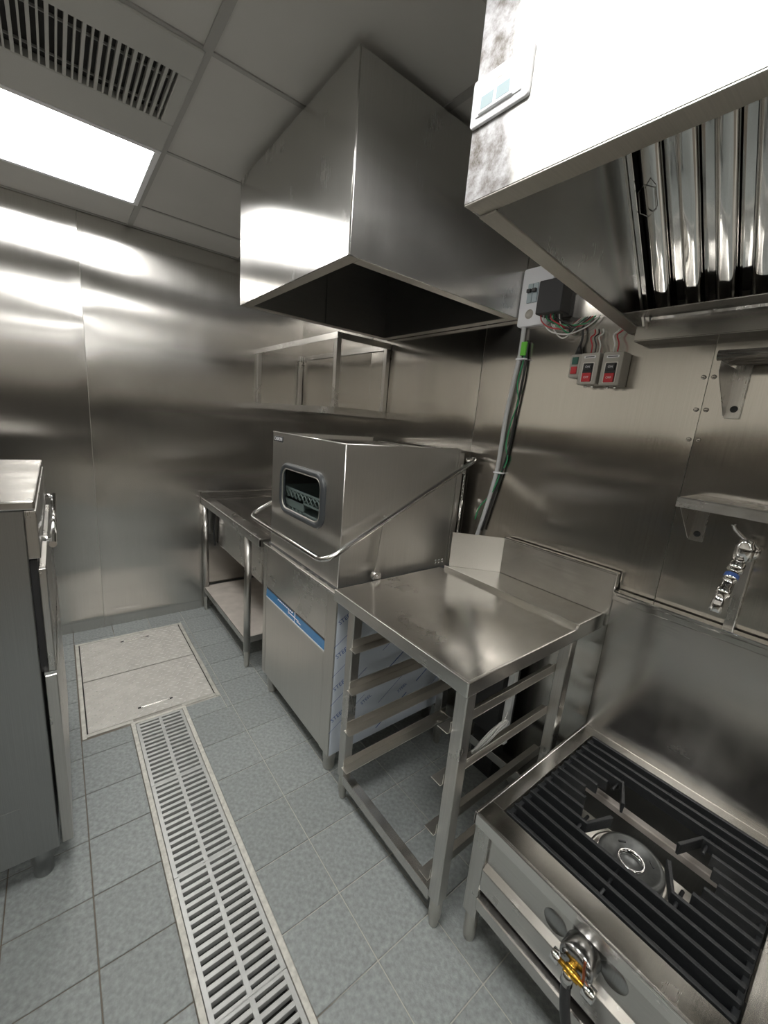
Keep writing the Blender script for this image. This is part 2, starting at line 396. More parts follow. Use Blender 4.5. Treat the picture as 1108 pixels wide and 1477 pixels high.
# ------------------------------------------------------------------ ceiling fittings
for k, (x, y) in enumerate(led_cells):
    lab = ['square white LED panel lit in the ceiling close to the back wall', 'square white LED panel lit in the ceiling beside the range hood', 'square white LED panel, third in the ceiling row from the back wall',
           'square white LED panel, fourth in the ceiling row from the back wall', 'square white LED panel, fifth in the ceiling row from the back wall'][k]
    t = thing('led_panel', (x + .3, y + .3, ZC), lab, 'ceiling light', 'LED panels in the ceiling')
    y1 = y + .6
    q = G(); q.box(x + .004, x + .596, y + .004, y + .026, ZC - .004, ZC + .02); q.box(x + .004, x + .596, y1 - .026, y1 - .004, ZC - .004, ZC + .02)
    q.box(x + .004, x + .026, y + .026, y1 - .026, ZC - .004, ZC + .02); q.box(x + .574, x + .596, y + .026, y1 - .026, ZC - .004, ZC + .02)
    q.build('frame', WHITE, t, .001)
    G().box(x + .026, x + .574, y + .026, y1 - .026, ZC + .002, ZC + .012).build('diffuser', LEDM, t)
t = thing('air_vent', (.087, 1.7, ZC), 'grey ceiling air vent with narrow parallel louvres', 'vent')
q = G(); q.box(-.209, .383, 1.404, 1.535, ZC - .006, ZC + .02); q.box(-.209, .383, 1.80, 1.996, ZC - .006, ZC + .02)
q.box(-.209, -.17, 1.535, 1.80, ZC - .006, ZC + .02); q.box(.345, .383, 1.535, 1.80, ZC - .006, ZC + .02)
q.build('frame', VENTM, t, .003)
G().box(-.209, .383, 1.404, 1.996, ZC + .021, ZC + .028).build('back_plate', VENTD, t)
for k in range(27):
    x = -.160 + k * .0190
    q = G(); wd = .0085 if k % 2 else .005
    q.box(x - wd / 2, x + wd / 2, 1.535, 1.80, ZC - .004, ZC + .014); q.build('louvre', VENTM, t)
for yy in (1.60, 1.76): G().box(-.17, .345, yy - .002, yy + .002, ZC + .010, ZC + .016).build('cross_bar', VENTM, t)

# ------------------------------------------------------------------ dish-washing exhaust hood (box under the ceiling)
HX0, HX1, HY0, HY1, HZ0, HZ1 = .654, XW - .006, 1.058, 1.915, 1.864, 2.335
t = thing('exhaust_hood', ((HX0 + HX1) / 2, HY0, HZ0), 'brushed steel box exhaust hood above the dishwasher', 'exhaust hood')
th = .004
G().box(HX0, HX0 + th, HY0 + .0005, HY1, HZ0, HZ1).build('front_panel', ST_HOOD, t, .001)
G().box(HX0 + .001, HX1, HY0, HY0 + th, HZ0 + .001, HZ1).build('end_panel', ST_HOOD, t, .001)
G().box(HX0 + th, HX1, HY1 - th, HY1, HZ0, HZ1).build('end_panel', ST_HOOD, t, .001)
G().box(HX1 - th, HX1, HY0 + th, HY1 - th, HZ0, HZ1).build('rear_panel', ST_HOOD, t)
G().box(HX0 + th, HX1 - th, HY0 + th, HY1 - th, HZ1 - .004, HZ1).build('top_panel', ST_HOOD, t)
G().box(HX0 + .003, HX0 + .036, HY0 - .0022, HY0, HZ0 + .001, HZ1 - .004).build('corner_strip', ST_HOOD, t, .0006)
G().cyl((HX0 + .002, HY0 + .001, HZ0), (HX0 + .002, HY0 + .001, HZ1), .0026, n=10).build('corner_bead', ST_EDGE, t)
q = G(); fw = .042
q.box(HX0 + th, HX0 + fw, HY0 + th, HY1 - th, HZ0, HZ0 + .003); q.box(HX0 + fw, HX1 - th, HY0 + th, HY0 + fw, HZ0, HZ0 + .003)
q.box(HX0 + fw, HX1 - th, HY1 - fw, HY1 - th, HZ0, HZ0 + .003); q.box(HX1 - fw, HX1 - th, HY0 + fw, HY1 - fw, HZ0, HZ0 + .003)
q.build('bottom_rim', ST_RAIL, t, .0008)
q = G(); e = fw - .001
q.box(HX0 + e - .003, HX0 + e, HY0 + e, HY1 - e, HZ0 + .003, HZ0 + .32); q.box(HX1 - e, HX1 - e + .003, HY0 + e, HY1 - e, HZ0 + .003, HZ0 + .32)
q.box(HX0 + e, HX1 - e, HY0 + e - .003, HY0 + e, HZ0 + .003, HZ0 + .32); q.box(HX0 + e, HX1 - e, HY1 - e, HY1 - e + .003, HZ0 + .003, HZ0 + .32)
q.box(HX0 + e, HX1 - e, HY0 + e, HY1 - e, HZ0 + .32, HZ0 + .324)
q.box(1.05, 1.056, HY1 - e - .004, HY1 - e, HZ0 + .003, HZ0 + .32)
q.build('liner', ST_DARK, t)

# ------------------------------------------------------------------ range hood over the stove
t = thing('range_hood', (XW, BH_Y, 1.75), 'large steel range hood with baffle filters above the stove', 'range hood')
BX, BY1, BY0 = .648, .638, -1.25
G().box(BX, BX + .004, BY0, BY1, 1.850, ZC - .002).build('front_panel', ST_FILM, t, .0015)
G().prism([(BX + .004, 1.850), (1.455, 1.768), (1.455, ZC - .002), (BX + .004, ZC - .002)], 'y', BY1 - .004, BY1).build('side_panel', ST_HOOD, t, .001)
q = G(); q.box(BX + .001, BX + .048, BY0, BY1 - .001, 1.848, 1.852); q.box(BX + .045, BX + .048, BY0, BY1 - .04, 1.852, 1.880)
q.build('front_lip', ST_RAIL, t, .001)
sl = (1.768 - 1.850) / (1.455 - BX)
def hz(x): return 1.850 + sl * (x - BX)
q = G(); q.prism([(BX + .046, hz(BX + .046) - .0015), (1.452, 1.7665), (1.452, 1.7705), (BX + .046, hz(BX + .046) + .0025)], 'y', BY1 - .042, BY1 - .001)
q.build('side_lip', ST_RAIL, t, .0008)
G().prism([(BX + .05, hz(BX + .05) + .001), (1.44, 1.772), (1.44, 2.33), (BX + .05, 2.33)], 'y', BY1 - .044, BY1 - .041).build('inner_end_sheet', ST_HOOD, t)
# slanted filter bank: foot F0 at the rear trough, head F1 up inside the hood
F0 = Vector((1.385, 0, 1.785)); F1 = Vector((.985, 0, 2.215)); fd = (F1 - F0).normalized(); fn = Vector((-fd.z, 0, fd.x)); FL = (F1 - F0).length
if fn.z > 0: fn = -fn
def FM(y0):
    return Matrix(((fd.x, 0, fn.x, F0.x), (0, 1, 0, y0), (fd.z, 0, fn.z, F0.z), (0, 0, 0, 1)))
q = G(); q.box(-.01, FL, -.022, .0, -.02, -.016, FM(BY1 - .044)); q.build('filter_side_strip', ST_HOOD, t)
q = G(); q.box(-.01, FL, -.006, .0, -.016, .014, FM(BY1 - .066)); q.build('filter_guide', ST_RAIL, t)
q = G(); q.box(1.395, 1.398, BY0, BY1 - .044, 1.733, 1.792); q.box(1.395, 1.455, BY0, BY1 - .044, 1.730, 1.733); q.box(1.30, 1.395, BY0, BY1 - .044, 1.7895, 1.792)
q.build('grease_trough', ST_TOP, t, .0008)
q = G(); q.box(1.362, 1.396, BY0, BY1 - .046, 1.792, 1.797); q.build('trough_flange', ST_RAIL, t)
q = G(); q.box(1.40, 1.455, BY0, BY1 - .044, 1.733, 2.33); q.box(.70, 1.44, BY0, BY1 - .044, 2.33, 2.335); q.box(.68, .99, BY0, BY1 - .044, 2.20, 2.204)
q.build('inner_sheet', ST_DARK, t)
G().prism([(BX + .004, 1.850), (1.455, 1.768), (1.455, ZC - .002), (BX + .004, ZC - .002)], 'y', BY0, BY0 + .004).build('side_panel', ST_HOOD, t, .001)
for y in (.40, .10): G().lathe((1.378, y, 1.792), (0, 0, -1), [(0, .006), (.002, .006), (.004, .003), (.0042, 0)], 10).build('rivet', CHROME, t)
yf = BY1 - .073; nb = 0
for fi in range(4):
    W = .445; M = FM(yf - W)
    q = G()
    q.box(0, FL, 0, .012, -.012, .012, M); q.box(0, FL, W - .012, W, -.012, .012, M); q.box(0, .010, .012, W - .012, -.012, .004, M); q.box(FL - .03, FL, .012, W - .012, -.012, .012, M)
    fo = q.build('baffle_filter', MIRROR, t, .001)
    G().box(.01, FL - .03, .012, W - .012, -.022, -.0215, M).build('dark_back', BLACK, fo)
    for k in range(6):
        yc = .047 + k * .0702; q = G()
        # front U baffle: rounded channel with open side towards the back
        prof = [(-.0215, -.012), (-.0205, .003), (-.0175, .010), (-.0095, .0125), (.0095, .0125), (.0175, .010), (.0205, .003), (.0215, -.012)]
        v = []; f = []
        for a in (.028, FL - .030):
            for (yy, zz) in prof: v.append(M @ Vector((a, yc + yy, zz)))
        for (yy, zz) in prof: pass
        n = len(prof)
        for i in range(n - 1): f.append((i, i + 1, n + i + 1, n + i))
        q.add(v, f, True)
        tip = [M @ Vector((.012, yc + yy * .62, -.004)) for (yy, zz) in prof]
        q.add(v[:n] + tip, [(i, i + 1, n + i + 1, n + i) for i in range(n - 1)], True)
        q.build('baffle', MIRROR, fo)
        if k < 5:
            q = G(); yb = yc + .0351; v = []
            pr2 = [(-.011, -.006), (-.009, -.018), (.009, -.018), (.011, -.006)]
            for a in (.02, FL - .030):
                for (yy, zz) in pr2: v.append(M @ Vector((a, yb + yy, zz)))
            q.add(v, [(0, 1, 5, 4), (1, 2, 6, 5), (2, 3, 7, 6)]); q.build('rear_baffle', MIRROR, fo)
    hx = FL * .55; yh = .405
    pts = [M @ Vector(p) for p in ((hx + .015, yh + .018, .013), (hx + .015, yh + .018, .022), (hx + .030, yh, .030), (hx + .015, yh - .018, .022), (hx - .030, yh - .018, .024), (hx - .042, yh, .024), (hx - .03, yh + .018, .022), (hx + .015, yh + .018, .020))]
    G().tube(pts, .0016, 6).build('wire_handle', ST_PIPE, fo)
    yf -= W + .002
# light switch on the hood front
t = thing('light_switch', (BX, .575, 2.008), 'white wall switch plate with two grey windows on the range hood', 'switch')
def plate_x(g, x0, x1, cy_, cz_, w_, h_, r, n=5): return g.prism(rrect(cy_, cz_, w_, h_, r, n), 'x', x0, x1)
plate_x(G(), BX - .008, BX, .576, 2.008, .124, .074, .006).build('cover_plate', WHITE, t, .003, 2)
plate_x(G(), BX - .0100, BX - .008, .576, 2.008, .098, .050, .002).build('inner_plate', WHITE, t, .0007)
plate_x(G(), BX - .0135, BX - .0095, .580, 1.997, .072, .026, .001).build('rocker', WHITE, t, .0007)
for yy in (.597, .563): plate_x(G(), BX - .0139, BX - .0134, yy, 1.998, .027, .019, .0005, 2).build('window', GREYW, t)
plate_x(G(), BX - .0103, BX - .0099, .577, 2.0235, .010, .002, .0004, 2).build('mark', GREYP, t)

# ------------------------------------------------------------------ electrics on the right wall
W0 = XW - .004
t = thing('breaker_plate', (W0, 1.0, 1.94), 'white breaker cover plate with black toggles beside the box hood', 'breaker box')
plate_x(G(), W0 - .022, W0, .990, 1.932, .128, .205, .010).build('cover', WHITE, t, .003, 2)
for yy in (1.012, .990): 
    b_ = plate_x(G(), W0 - .028, W0 - .022, yy, 1.944, .020, .066, .001, 2).build('breaker', GREYW, t, .0006)
    G().box(W0 - .040, W0 - .028, yy - .008, yy + .008, 1.945, 1.957).build('toggle', BLK, b_, .001)
G().lathe((W0 - .022, 1.005, 1.872), (-1, 0, 0), [(0, .017), (.001, .017), (.001, .0155), (.0003, .0155), (.0003, 0)], 20).build('test_ring', GREYP, t)
t = thing('contactor_box', (W0, .90, 1.92), 'black plastic contactor box with wires hanging below it', 'switch box')
q = G(); q.box(1.372, W0 - .0225, .842, .938, 1.848, 1.958); q.build('housing', BLKB, t, .003)
for k in range(6): G().box(1.376 + k * .010, 1.382 + k * .010, .9375, .9390, 1.852, 1.954).build('rib', BLK, t)
G().box(W0 - .0225, W0, .842, .920, 1.848, 1.958).build('base', BLKB, t)
cbox = t
def wire(name, pts, r, m, grp, n=6):
    o = G().tube(catmull(pts, 6), r, n).build(name, m, grp); return o
rw = random.Random(3)
cols = [(REDW, 'red'), (WHTW, 'white'), (GRNW, 'green'), (BLKW, 'black'), (WHTW, 'white'), (REDW, 'red'), (GRNW, 'green'), (BLKW, 'black'), (WHTW, 'white'), (BLKW, 'black')]
for k, (m_, c_) in enumerate(cols):
    y0 = .925 - .0075 * k; dz = rw.uniform(.03, .075); x0 = 1.39 + .006 * (k % 5)
    ym = y0 - rw.uniform(.01, .05); y1 = rw.uniform(.76, .84)
    wire(c_ + '_wire', [(x0, y0, 1.852), (x0 + .004, y0 - .004, 1.850 - dz * .5), (x0 + .012, ym, 1.848 - dz), (1.425, (ym + y1) / 2, 1.842 - dz * 1.05), (1.436, y1, 1.822 - dz * .3), (1.444, y1 - .03, 1.835)],
         .0024, m_, cbox)
# push-button stations
def station(name, label, y0, y1, z0, z1, xf, small=False):
    t = thing(name, (W0, (y0 + y1) / 2, z0), label, 'switch box', 'push-button stations on the right wall')
    cy_, cz_, w_, h_ = (y0 + y1) / 2, (z0 + z1) / 2, y1 - y0, z1 - z0
    plate_x(G(), xf, W0, cy_, cz_, w_, h_, .004).build('housing', GREYP, t, .003, 2)
    if small:
        for dz, m_, nm in ((.017, GREEN, 'start_button'), (-.014, RED, 'stop_button')):
            plate_x(G(), xf - .004, xf, cy_, cz_ + dz, w_ * .55, .024, .001, 2).build(nm, m_, t, .0006)
        return t
    plate_x(G(), xf - .0014, xf, cy_, cz_ - .012, w_ * .64, h_ * .64, .004).build('button_frame', ST_RAIL, t, .0005)
    plate_x(G(), xf - .0022, xf - .0014, cy_, cz_ - .012, w_ * .54, h_ * .58, .003).build('button_panel', BLK, t)
    plate_x(G(), xf - .006, xf - .002, cy_, cz_ + .005, w_ * .42, .020, .001, 2).build('start_button', BLK, t, .0008)
    plate_x(G(), xf - .006, xf - .002, cy_, cz_ - .028, w_ * .48, .028, .001, 2).build('stop_button', RED, t, .0008)
    plate_x(G(), xf - .0012, xf, cy_, cz_ + .037, w_ * .6, .007, .0005, 2).build('nameplate', BLUEW, t)
    MX = Matrix(((0, 0, -1, 0), (-1, 0, 0, 0), (0, 1, 0, 0), (0, 0, 0, 1)))
    for tx, dz, xx, sz in (('OFF', -.028, .0063, .010), ('ON', .005, .0063, .010)):
        textg(tx, sz, Matrix.Translation((xf - xx, cy_, cz_ + dz)) @ MX, .0001).build('lettering', WHITE, t)
    G().box(xf - .0014, xf - .0011, cy_ - w_ * .24, cy_ + w_ * .24, cz_ + .0355, cz_ + .0385).build('nameplate_print', BLK, t)
    for dy in (-.012, .012): G().cyl((xf + .025, cy_ + dy, z0), (xf + .025, cy_ + dy, z0 - .007), .005, n=10).build('cable_gland', ST_PIPE, t)
    return t
stn = [None] * 3
stn[0] = station('push_button_box', 'small grey box with one green and one red button', .768, .806, 1.636, 1.712, 1.430, True)
stn[1] = station('push_button_box', 'grey push-button station standing between the small box and its twin', .690, .752, 1.608, 1.708, 1.398)
stn[2] = station('push_button_box', 'grey push-button station nearest the range hood grease trough', .616, .679, 1.604, 1.706, 1.398)
G().cyl((1.44, .785, 1.714), (1.44, .785, 1.745), .013, .005, 12).build('cable_boot', BLKW, stn[0])
wire('black_cable', [(1.44, .785, 1.745), (1.44, .782, 1.77), (1.44, .785, 1.79), (1.445, .787, 1.806)], .0045, BLKW, stn[0])
for k, (yy, m_, c_, si) in enumerate(((.735, REDW, 'red', 1), (.722, BLKW, 'black', 1), (.708, WHTW, 'white', 1), (.662, WHTW, 'white', 2), (.650, REDW, 'red', 2))):
    wire(c_ + '_wire', [(1.425, yy, 1.706), (1.425, yy, 1.735), (1.43, yy + .012, 1.762), (1.438, yy + .004, 1.775), (1.444, yy - .008 if si == 2 else yy + .01, 1.79)], .0024, m_, stn[si])

# cable down the wall from the breaker plate
cr_ = thing('cable_run', (1.44, 1.05, .86), 'grey cable tied with green and black wires down the right wall', 'cable')
pts = [(1.447, 1.028, 1.832), (1.445, 1.026, 1.76), (1.444, 1.028, 1.71), (1.444, 1.040, 1.60), (1.444, 1.050, 1.49), (1.444, 1.052, 1.38), (1.443, 1.056, 1.26), (1.440, 1.078, 1.12), (1.436, 1.105, .98), (1.43, 1.13, .86)]
G().tube(catmull(pts, 6), .0085, 10).build('grey_cable', CABLE, cr_)
pts = [(1.446, 1.008, 1.77), (1.445, 1.008, 1.70), (1.444, 1.018, 1.62), (1.445, 1.004, 1.55), (1.445, 1.022, 1.47), (1.445, 1.03, 1.38), (1.445, 1.014, 1.32), (1.444, 1.036, 1.26), (1.440, 1.065, 1.17), (1.438, 1.115, 1.10), (1.438, 1.13, 1.04)]
G().tube(catmull(pts, 6), .0028, 6).build('green_wire', GRNW, cr_)
pts = [(1.448, 1.002, 1.78), (1.448, .998, 1.66), (1.448, 1.008, 1.52), (1.448, 1.012, 1.40), (1.446, 1.03, 1.27), (1.444, 1.06, 1.13), (1.440, 1.09, 1.0)]
G().tube(catmull(pts, 6), .005, 8).build('black_cable', BLKW, cr_)
G().box(1.436, 1.449, .999, 1.022, 1.725, 1.775).build('wire_tag', GRNT, cr_, .001)
for z, yy in ((1.712, 1.020), (1.262, 1.050)):
    G().box(1.432, 1.453, yy - .026, yy + .016, z - .003, z + .003).build('cable_tie', WHITE, cr_, .001)

# ------------------------------------------------------------------ wall frame shelf over the sink
SX0, SX1, SY0, SY1, SZ0, SZ1 = 1.115, XW - .006, 1.86, YB - .006, 1.447, 1.842
t = thing('frame_shelf', ((SX0 + SX1) / 2, SY0, SZ0), 'open steel frame shelf hung in the corner above the sink', 'shelf')
b = .026
for x in (SX0, SX1 - b):
    for y in (SY0, SY1 - b): G().box(x, x + b, y, y + b, SZ0 + .001, SZ1 - .001).build('post', ST_Z, t, .001)
for z0, z1 in ((SZ0, SZ0 + .036), (SZ1 - .030, SZ1)):
    for x in (SX0, SX1 - .004): G().box(x - .001, x + .003, SY0, SY1, z0, z1).build('rail', ST_Y, t, .0006)
    for y in (SY0 - .001, SY1 - .003): G().box(SX0, SX1, y, y + .003, z0, z1).build('rail', ST_X, t, .0006)
G().box(SX0 + .002, SX1 - .004, SY0 + .002, SY1 - .003, SZ0 + .002, SZ0 + .006).build('shelf_plate', ST_Y, t)

# ------------------------------------------------------------------ sink unit in the corner
KX0, KX1, KY0, KY1, KZ = .738, XW - .008, 1.868, YB - .010, .815
t = thing('sink_unit', (KX0 + .35, 2.4, 0), 'steel sink bench with round legs and a low shelf in the corner', 'sink')
def frame_top(q, x0, x1, y0, y1, a0, a1, b0, b1, z0, z1):
    q.box(x0, a0, y0, y1, z0, z1); q.box(a1, x1, y0, y1, z0, z1); q.box(a0, a1, y0, b0, z0, z1); q.box(a0, a1, b1, y1, z0, z1)
BX0_, BX1_, BY0_, BY1_ = .812, 1.34, 1.97, 2.855
q = G(); frame_top(q, KX0, KX1, KY0, KY1, BX0_, BX1_, BY0_, BY1_, KZ - .004, KZ); q.build('sink_top', ST_TOP, t, .001)
q = G(); q.box(KX0, KX0 + .014, KY0, KY1, KZ - .040, KZ + .006); q.build('front_apron', ST_EDGE, t, .003, 3)
G().box(KX0 + .003, KX1, KY0, KY0 + .003, KZ - .040, KZ - .004).build('side_apron', ST_X, t)
q = G(); d = .29
q.box(BX0_ - .003, BX0_, BY0_ - .003, BY1_ + .003, KZ - d, KZ - .004); q.box(BX1_, BX1_ + .003, BY0_ - .003, BY1_ + .003, KZ - d, KZ - .004)
q.box(BX0_, BX1_, BY0_ - .003, BY0_, KZ - d, KZ - .004); q.box(BX0_, BX1_, BY1_, BY1_ + .003, KZ - d, KZ - .004); q.box(BX0_ - .003, BX1_ + .003, BY0_ - .003, BY1_ + .003, KZ - d - .003, KZ - d)
bo = q.build('basin', ST_Y, t, .001)
G().lathe((1.08, 2.4, KZ - d + .001), (0, 0, 1), [(0, .055), (.003, .05), (.003, .03), (-.004, .028), (-.004, 0)], 20).build('drain', CHROME, bo)
q = G(); q.box(KX0, KX1, KY1 - .014, KY1, KZ, KZ + .042); q.build('backsplash', ST_X, t, .002)
G().box(KX1 - .014, KX1, KY0, KY1 - .014, KZ, KZ + .05).build('backsplash', ST_Y, t, .002)
for x in (.758, 1.40):
    for y in (2.066, KY1 - .030):
        l_ = G().cyl((x, y, .10), (x, y, KZ - .004), .019, n=18).build('leg', ST_Z, t)
        G().lathe((x, y, 0), (0, 0, 1), [(0, 0), (0, .012), (.02, .014), (.06, .0145), (.062, .0165), (.115, .0165)], 16).build('foot', ST_RAIL, l_)
G().box(.745, 1.41, 2.075, KY1 - .02, .170, .176).build('low_shelf', SHELFW, t)
q = G(); q.box(.743, .746, 2.073, KY1 - .02, .140, .177); q.box(.743, 1.41, 2.073, 2.076, .140, .177); q.build('shelf_edge', ST_Y, t, .0006)
q = G(); q.tube(catmull([(.80, 2.78, .80), (.795, 2.80, .70), (.79, 2.80, .60), (.80, 2.81, .5)], 5), .006, 8)
tag(q.build('water_hose', HOSE, None, loc=(.8, 2.8, .5)), 'thin dark water hose hanging under the sink front', 'hose')

# ------------------------------------------------------------------ hood-type dishwasher
DXF, DXB, DYA, DYB = .758, 1.405, 1.166, 1.846
t = thing('dishwasher', ((DXF + DXB) / 2, (DYA + DYB) / 2, 0), 'steel hood-type dishwasher with a long lifting handle', 'dishwasher')
G().box(DXF + .004, DXB, DYA + .0015, DYB, .112, .796).build('body', ST_DW, t, .002)
for a, b_ in ((DYA, 1.236), (1.812, DYB)): G().box(DXF, DXF + .004, a, b_, .105, .798).build('corner_strip', ST_DW, t, .001)
G().box(DXF + .001, DXF + .006, 1.238, 1.810, .590, .797).build('upper_panel', ST_Y, t, .001)
G().box(DXF + .001, DXF + .006, 1.238, 1.810, .108, .534).build('front_panel', ST_DW, t, .001)
cs = G().prism([(DXF + .0045, .590), (DXF + .0005, .540), (DXF + .006, .540), (DXF + .008, .590)], 'y', 1.238, 1.810).build('control_strip', BLUE, t)
G().box(DXF - .0005, DXF + .004, 1.238, 1.810, .534, .541).build('strip_ledge', BLUEW, t)
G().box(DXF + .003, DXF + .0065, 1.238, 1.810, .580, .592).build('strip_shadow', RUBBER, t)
q = G()
for k in range(9): q.box(DXF + .0008, DXF + .0042, 1.665 - k * .018, 1.675 - k * .018, .572, .576)
q.box(DXF - .0002, DXF + .003, 1.495, 1.497, .541, .588); q.box(DXF, DXF + .003, 1.46, 1.55, .560, .562); q.box(DXF, DXF + .003, 1.44, 1.475, .553, .556)
q.build('panel_print', WHITE, cs)
MXF = Matrix(((0, 0, -1, 0), (-1, 0, 0, 0), (0, 1, 0, 0), (0, 0, 0, 1)))
textg('6', .030, Matrix.Translation((DXF + .0005, 1.555, .565)) @ MXF, .0004).build('lettering', WHITE, cs)
q = G(); q.box(DXF - .006, DXB, DYA - .002, DYB + .002, .796, .806); q.build('wash_deck', ST_EDGE, t, .003, 3)
G().box(DXF + .020, DXB, DYA + .010, DYB - .010, .806, .8135).build('deck_seal', RUBBER, t)
for x in (.80, 1.36):
    for y in (1.215, 1.80):
        G().lathe((x, y, 0), (0, 0, 1), [(0, 0), (0, .021), (.006, .024), (.045, .024), (.047, .027), (.112, .028)], 20).build('foot', ST_DW, t)
# film on the side that faces the table
fl = G().box(.765, DXB - .005, DYA - .0006, DYA + .0008, .105, .790).build('side_film', FILM, t)
q = G()
def film_line(q, x, z, L, wd, ang):
    a = math.radians(ang); M = Matrix.Translation((x, DYA - .0009, z)) @ Matrix.Rotation(-a, 4, 'Y')
    q.box(-L / 2, L / 2, -.0002, .0004, -wd / 2, wd / 2, M)
cnt = 0
for k in range(-3, 9):
    zz = .02 + k * .125
    for (xx, L) in ((.84, .20), (1.08, .22), (1.29, .18)):
        z_ = zz + (xx - .84) * .70
        if .16 < z_ < .735: film_line(q, xx, z_, min(L, .20), .0016 if k % 2 else .0045 if xx > .9 else .0012, 35)
q.build('film_lines', INK, fl)
MT = Matrix(((1, 0, 0, 0), (0, 0, -1, 0), (0, 1, 0, 0), (0, 0, 0, 1)))
for (x, z) in [(.790, .70), (.787, .56), (.785, .42), (.783, .28), (.93, .66), (1.06, .55), (1.0, .40), (1.2, .62), (1.2, .45), (.92, .30), (1.12, .28), (1.3, .5)]:
    sz = .026 if x < .8 else .022
    if z < .2: continue
    textg('STEEL', sz, Matrix.Translation((x + .012, DYA - .0009, z)) @ Matrix.Rotation(-math.radians(28), 4, 'Y') @ MT, .0002).build('lettering', INK, fl)
# lifting hood with window
HXF, HXB, HYA, HYB, HT = .776, 1.343, 1.194, 1.812, 1.345
def ring_panel(inner, y0, y1, z0, z1, xa, xb):
    cy_ = sum(p[0] for p in inner) / len(inner); cz_ = sum(p[1] for p in inner) / len(inner)
    outer = []
    for (y, z) in inner:
        dy, dz = y - cy_, z - cz_; s_ = 1e9
        if dy > 1e-6: s_ = min(s_, (y1 - cy_) / dy)
        if dy < -1e-6: s_ = min(s_, (y0 - cy_) / dy)
        if dz > 1e-6: s_ = min(s_, (z1 - cz_) / dz)
        if dz < -1e-6: s_ = min(s_, (z0 - cz_) / dz)
        outer.append([cy_ + dy * s_, cz_ + dz * s_])
    for (a, b_) in ((y0, z0), (y0, z1), (y1, z0), (y1, z1)):
        k = min(range(len(outer)), key=lambda i: (outer[i][0] - a) ** 2 + (outer[i][1] - b_) ** 2); outer[k] = [a, b_]
    n = len(inner); v = [(xa, y, z) for y, z in inner] + [(xa, y, z) for y, z in outer] + [(xb, y, z) for y, z in inner] + [(xb, y, z) for y, z in outer]
    f = []
    for i in range(n):
        j = (i + 1) % n
        f += [(i, j, n + j, n + i), (2 * n + i, 3 * n + i, 3 * n + j, 2 * n + j), (i, 2 * n + i, 2 * n + j, j), (n + i, n + j, 3 * n + j, 3 * n + i)]
    return G().add(v, f)
wy, wz, ww, wh = 1.507, 1.111, .350, .186
ring_panel(rrect(wy, wz, ww, wh, .045, 8), HYA, HYB, .814, HT, HXF, HXF + .003).build('hood_front', ST_DW, t)
q = G(); q.box(HXF + .003, HXB, HYA, HYA + .003, .814, HT); q.build('hood_side', ST_DW, t)
q = G(); q.box(HXF + .003, HXB, HYB - .003, HYB, .814, HT); q.build('hood_side', ST_DW, t)
q = G(); q.box(HXF + .003, HXB, HYA + .003, HYB - .003, HT - .024, HT - .021); q.build('hood_top', ST_X, t)
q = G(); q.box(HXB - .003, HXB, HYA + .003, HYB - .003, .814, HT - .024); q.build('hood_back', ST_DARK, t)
q = G(); q.box(HXF - .0005, HXF + .014, HYA - .0005, HYB, HT - .003, HT); q.box(HXF, HXB, HYA - .0005, HYA + .010, HT - .003, HT); q.box(HXF, HXB, HYB - .010, HYB, HT - .003, HT); q.build('hood_edge', ST_EDGE, t, .0012, 2)
for a, b_ in (((HXF, HYA, HT - .001), (HXF, HYB, HT - .001)), ((HXF, HYA, HT - .001), (HXB, HYA, HT - .001)), ((HXF + .0005, HYA + .0005, .815), (HXF + .0005, HYA + .0005, HT))):
    G().cyl(a, b_, .0024, n=10).build('highlight_bead', ST_BEAD, t)  # beads added along the hood edges to catch a bright line
gp = [(HXF - .004, y, z) for y, z in rrect(wy, wz, ww + .012, wh + .012, .050, 8)]
G().tube(gp, .0135, 10, True).build('window_gasket', RUBBER, t)
gp = [(HXF - .010, y, z) for y, z in rrect(wy, wz, ww - .012, wh - .012, .042, 8)]
G().tube(gp, .0035, 6, True).build('gasket_lip', ST_RAIL, t)
G().prism(rrect(wy, wz, ww + .006, wh + .006, .046, 8), 'x', HXF + .0005, HXF + .0025).build('window_pane', PANE, t)
npl = G().box(HXF - .002, HXF, 1.705, 1.800, 1.303, 1.327).build('nameplate', BLKB, t, .0006)
textg('CASRON', .021, Matrix.Translation((HXF - .0022, 1.7525, 1.315)) @ MXF, .0003).build('lettering', WHITE, npl)
for x in (1.285, 1.305, 1.325):
    for z in (.834, .846): G().lathe((x, HYA, z), (0, -1, 0), [(0, .0045), (.002, .003), (.0021, 0)], 8).build('rivet', CHROME, t)
# rear column
q = G(); q.box(1.346, 1.356, HYA + .002, HYA + .022, .806, HT - .004); q.box(1.360, 1.368, HYA + .002, HYA + .022, .806, HT - .004); q.build('guide_rail', ST_DW, t, .001)
G().box(1.370, 1.402, HYA + .010, HYB - .010, .806, HT - .02).build('rear_column', ST_DW, t, .002)
q = G(); q.box(1.385, 1.400, HYA - .010, HYA + .010, 1.235, 1.275); q.build('chain_bracket', ST_DW, t, .001)
for k in range(7):
    z = 1.232 - k * .017; M = Matrix.Translation((1.398, HYA - .006, z)) @ Matrix.Rotation(math.radians(90 * (k % 2)), 4, 'Z')
    ring = [M @ Vector((.0045 * math.cos(a), 0, .011 * math.sin(a))) for a in [2 * math.pi * i / 10 for i in range(10)]]
    G().tube(ring, .0014, 6, True).build('chain_link', CHROME, t)
G().cyl((1.398, HYA - .006, 1.118), (1.398, HYA - .006, .90), .006, n=10).build('spring_rod', ST_PIPE, t)
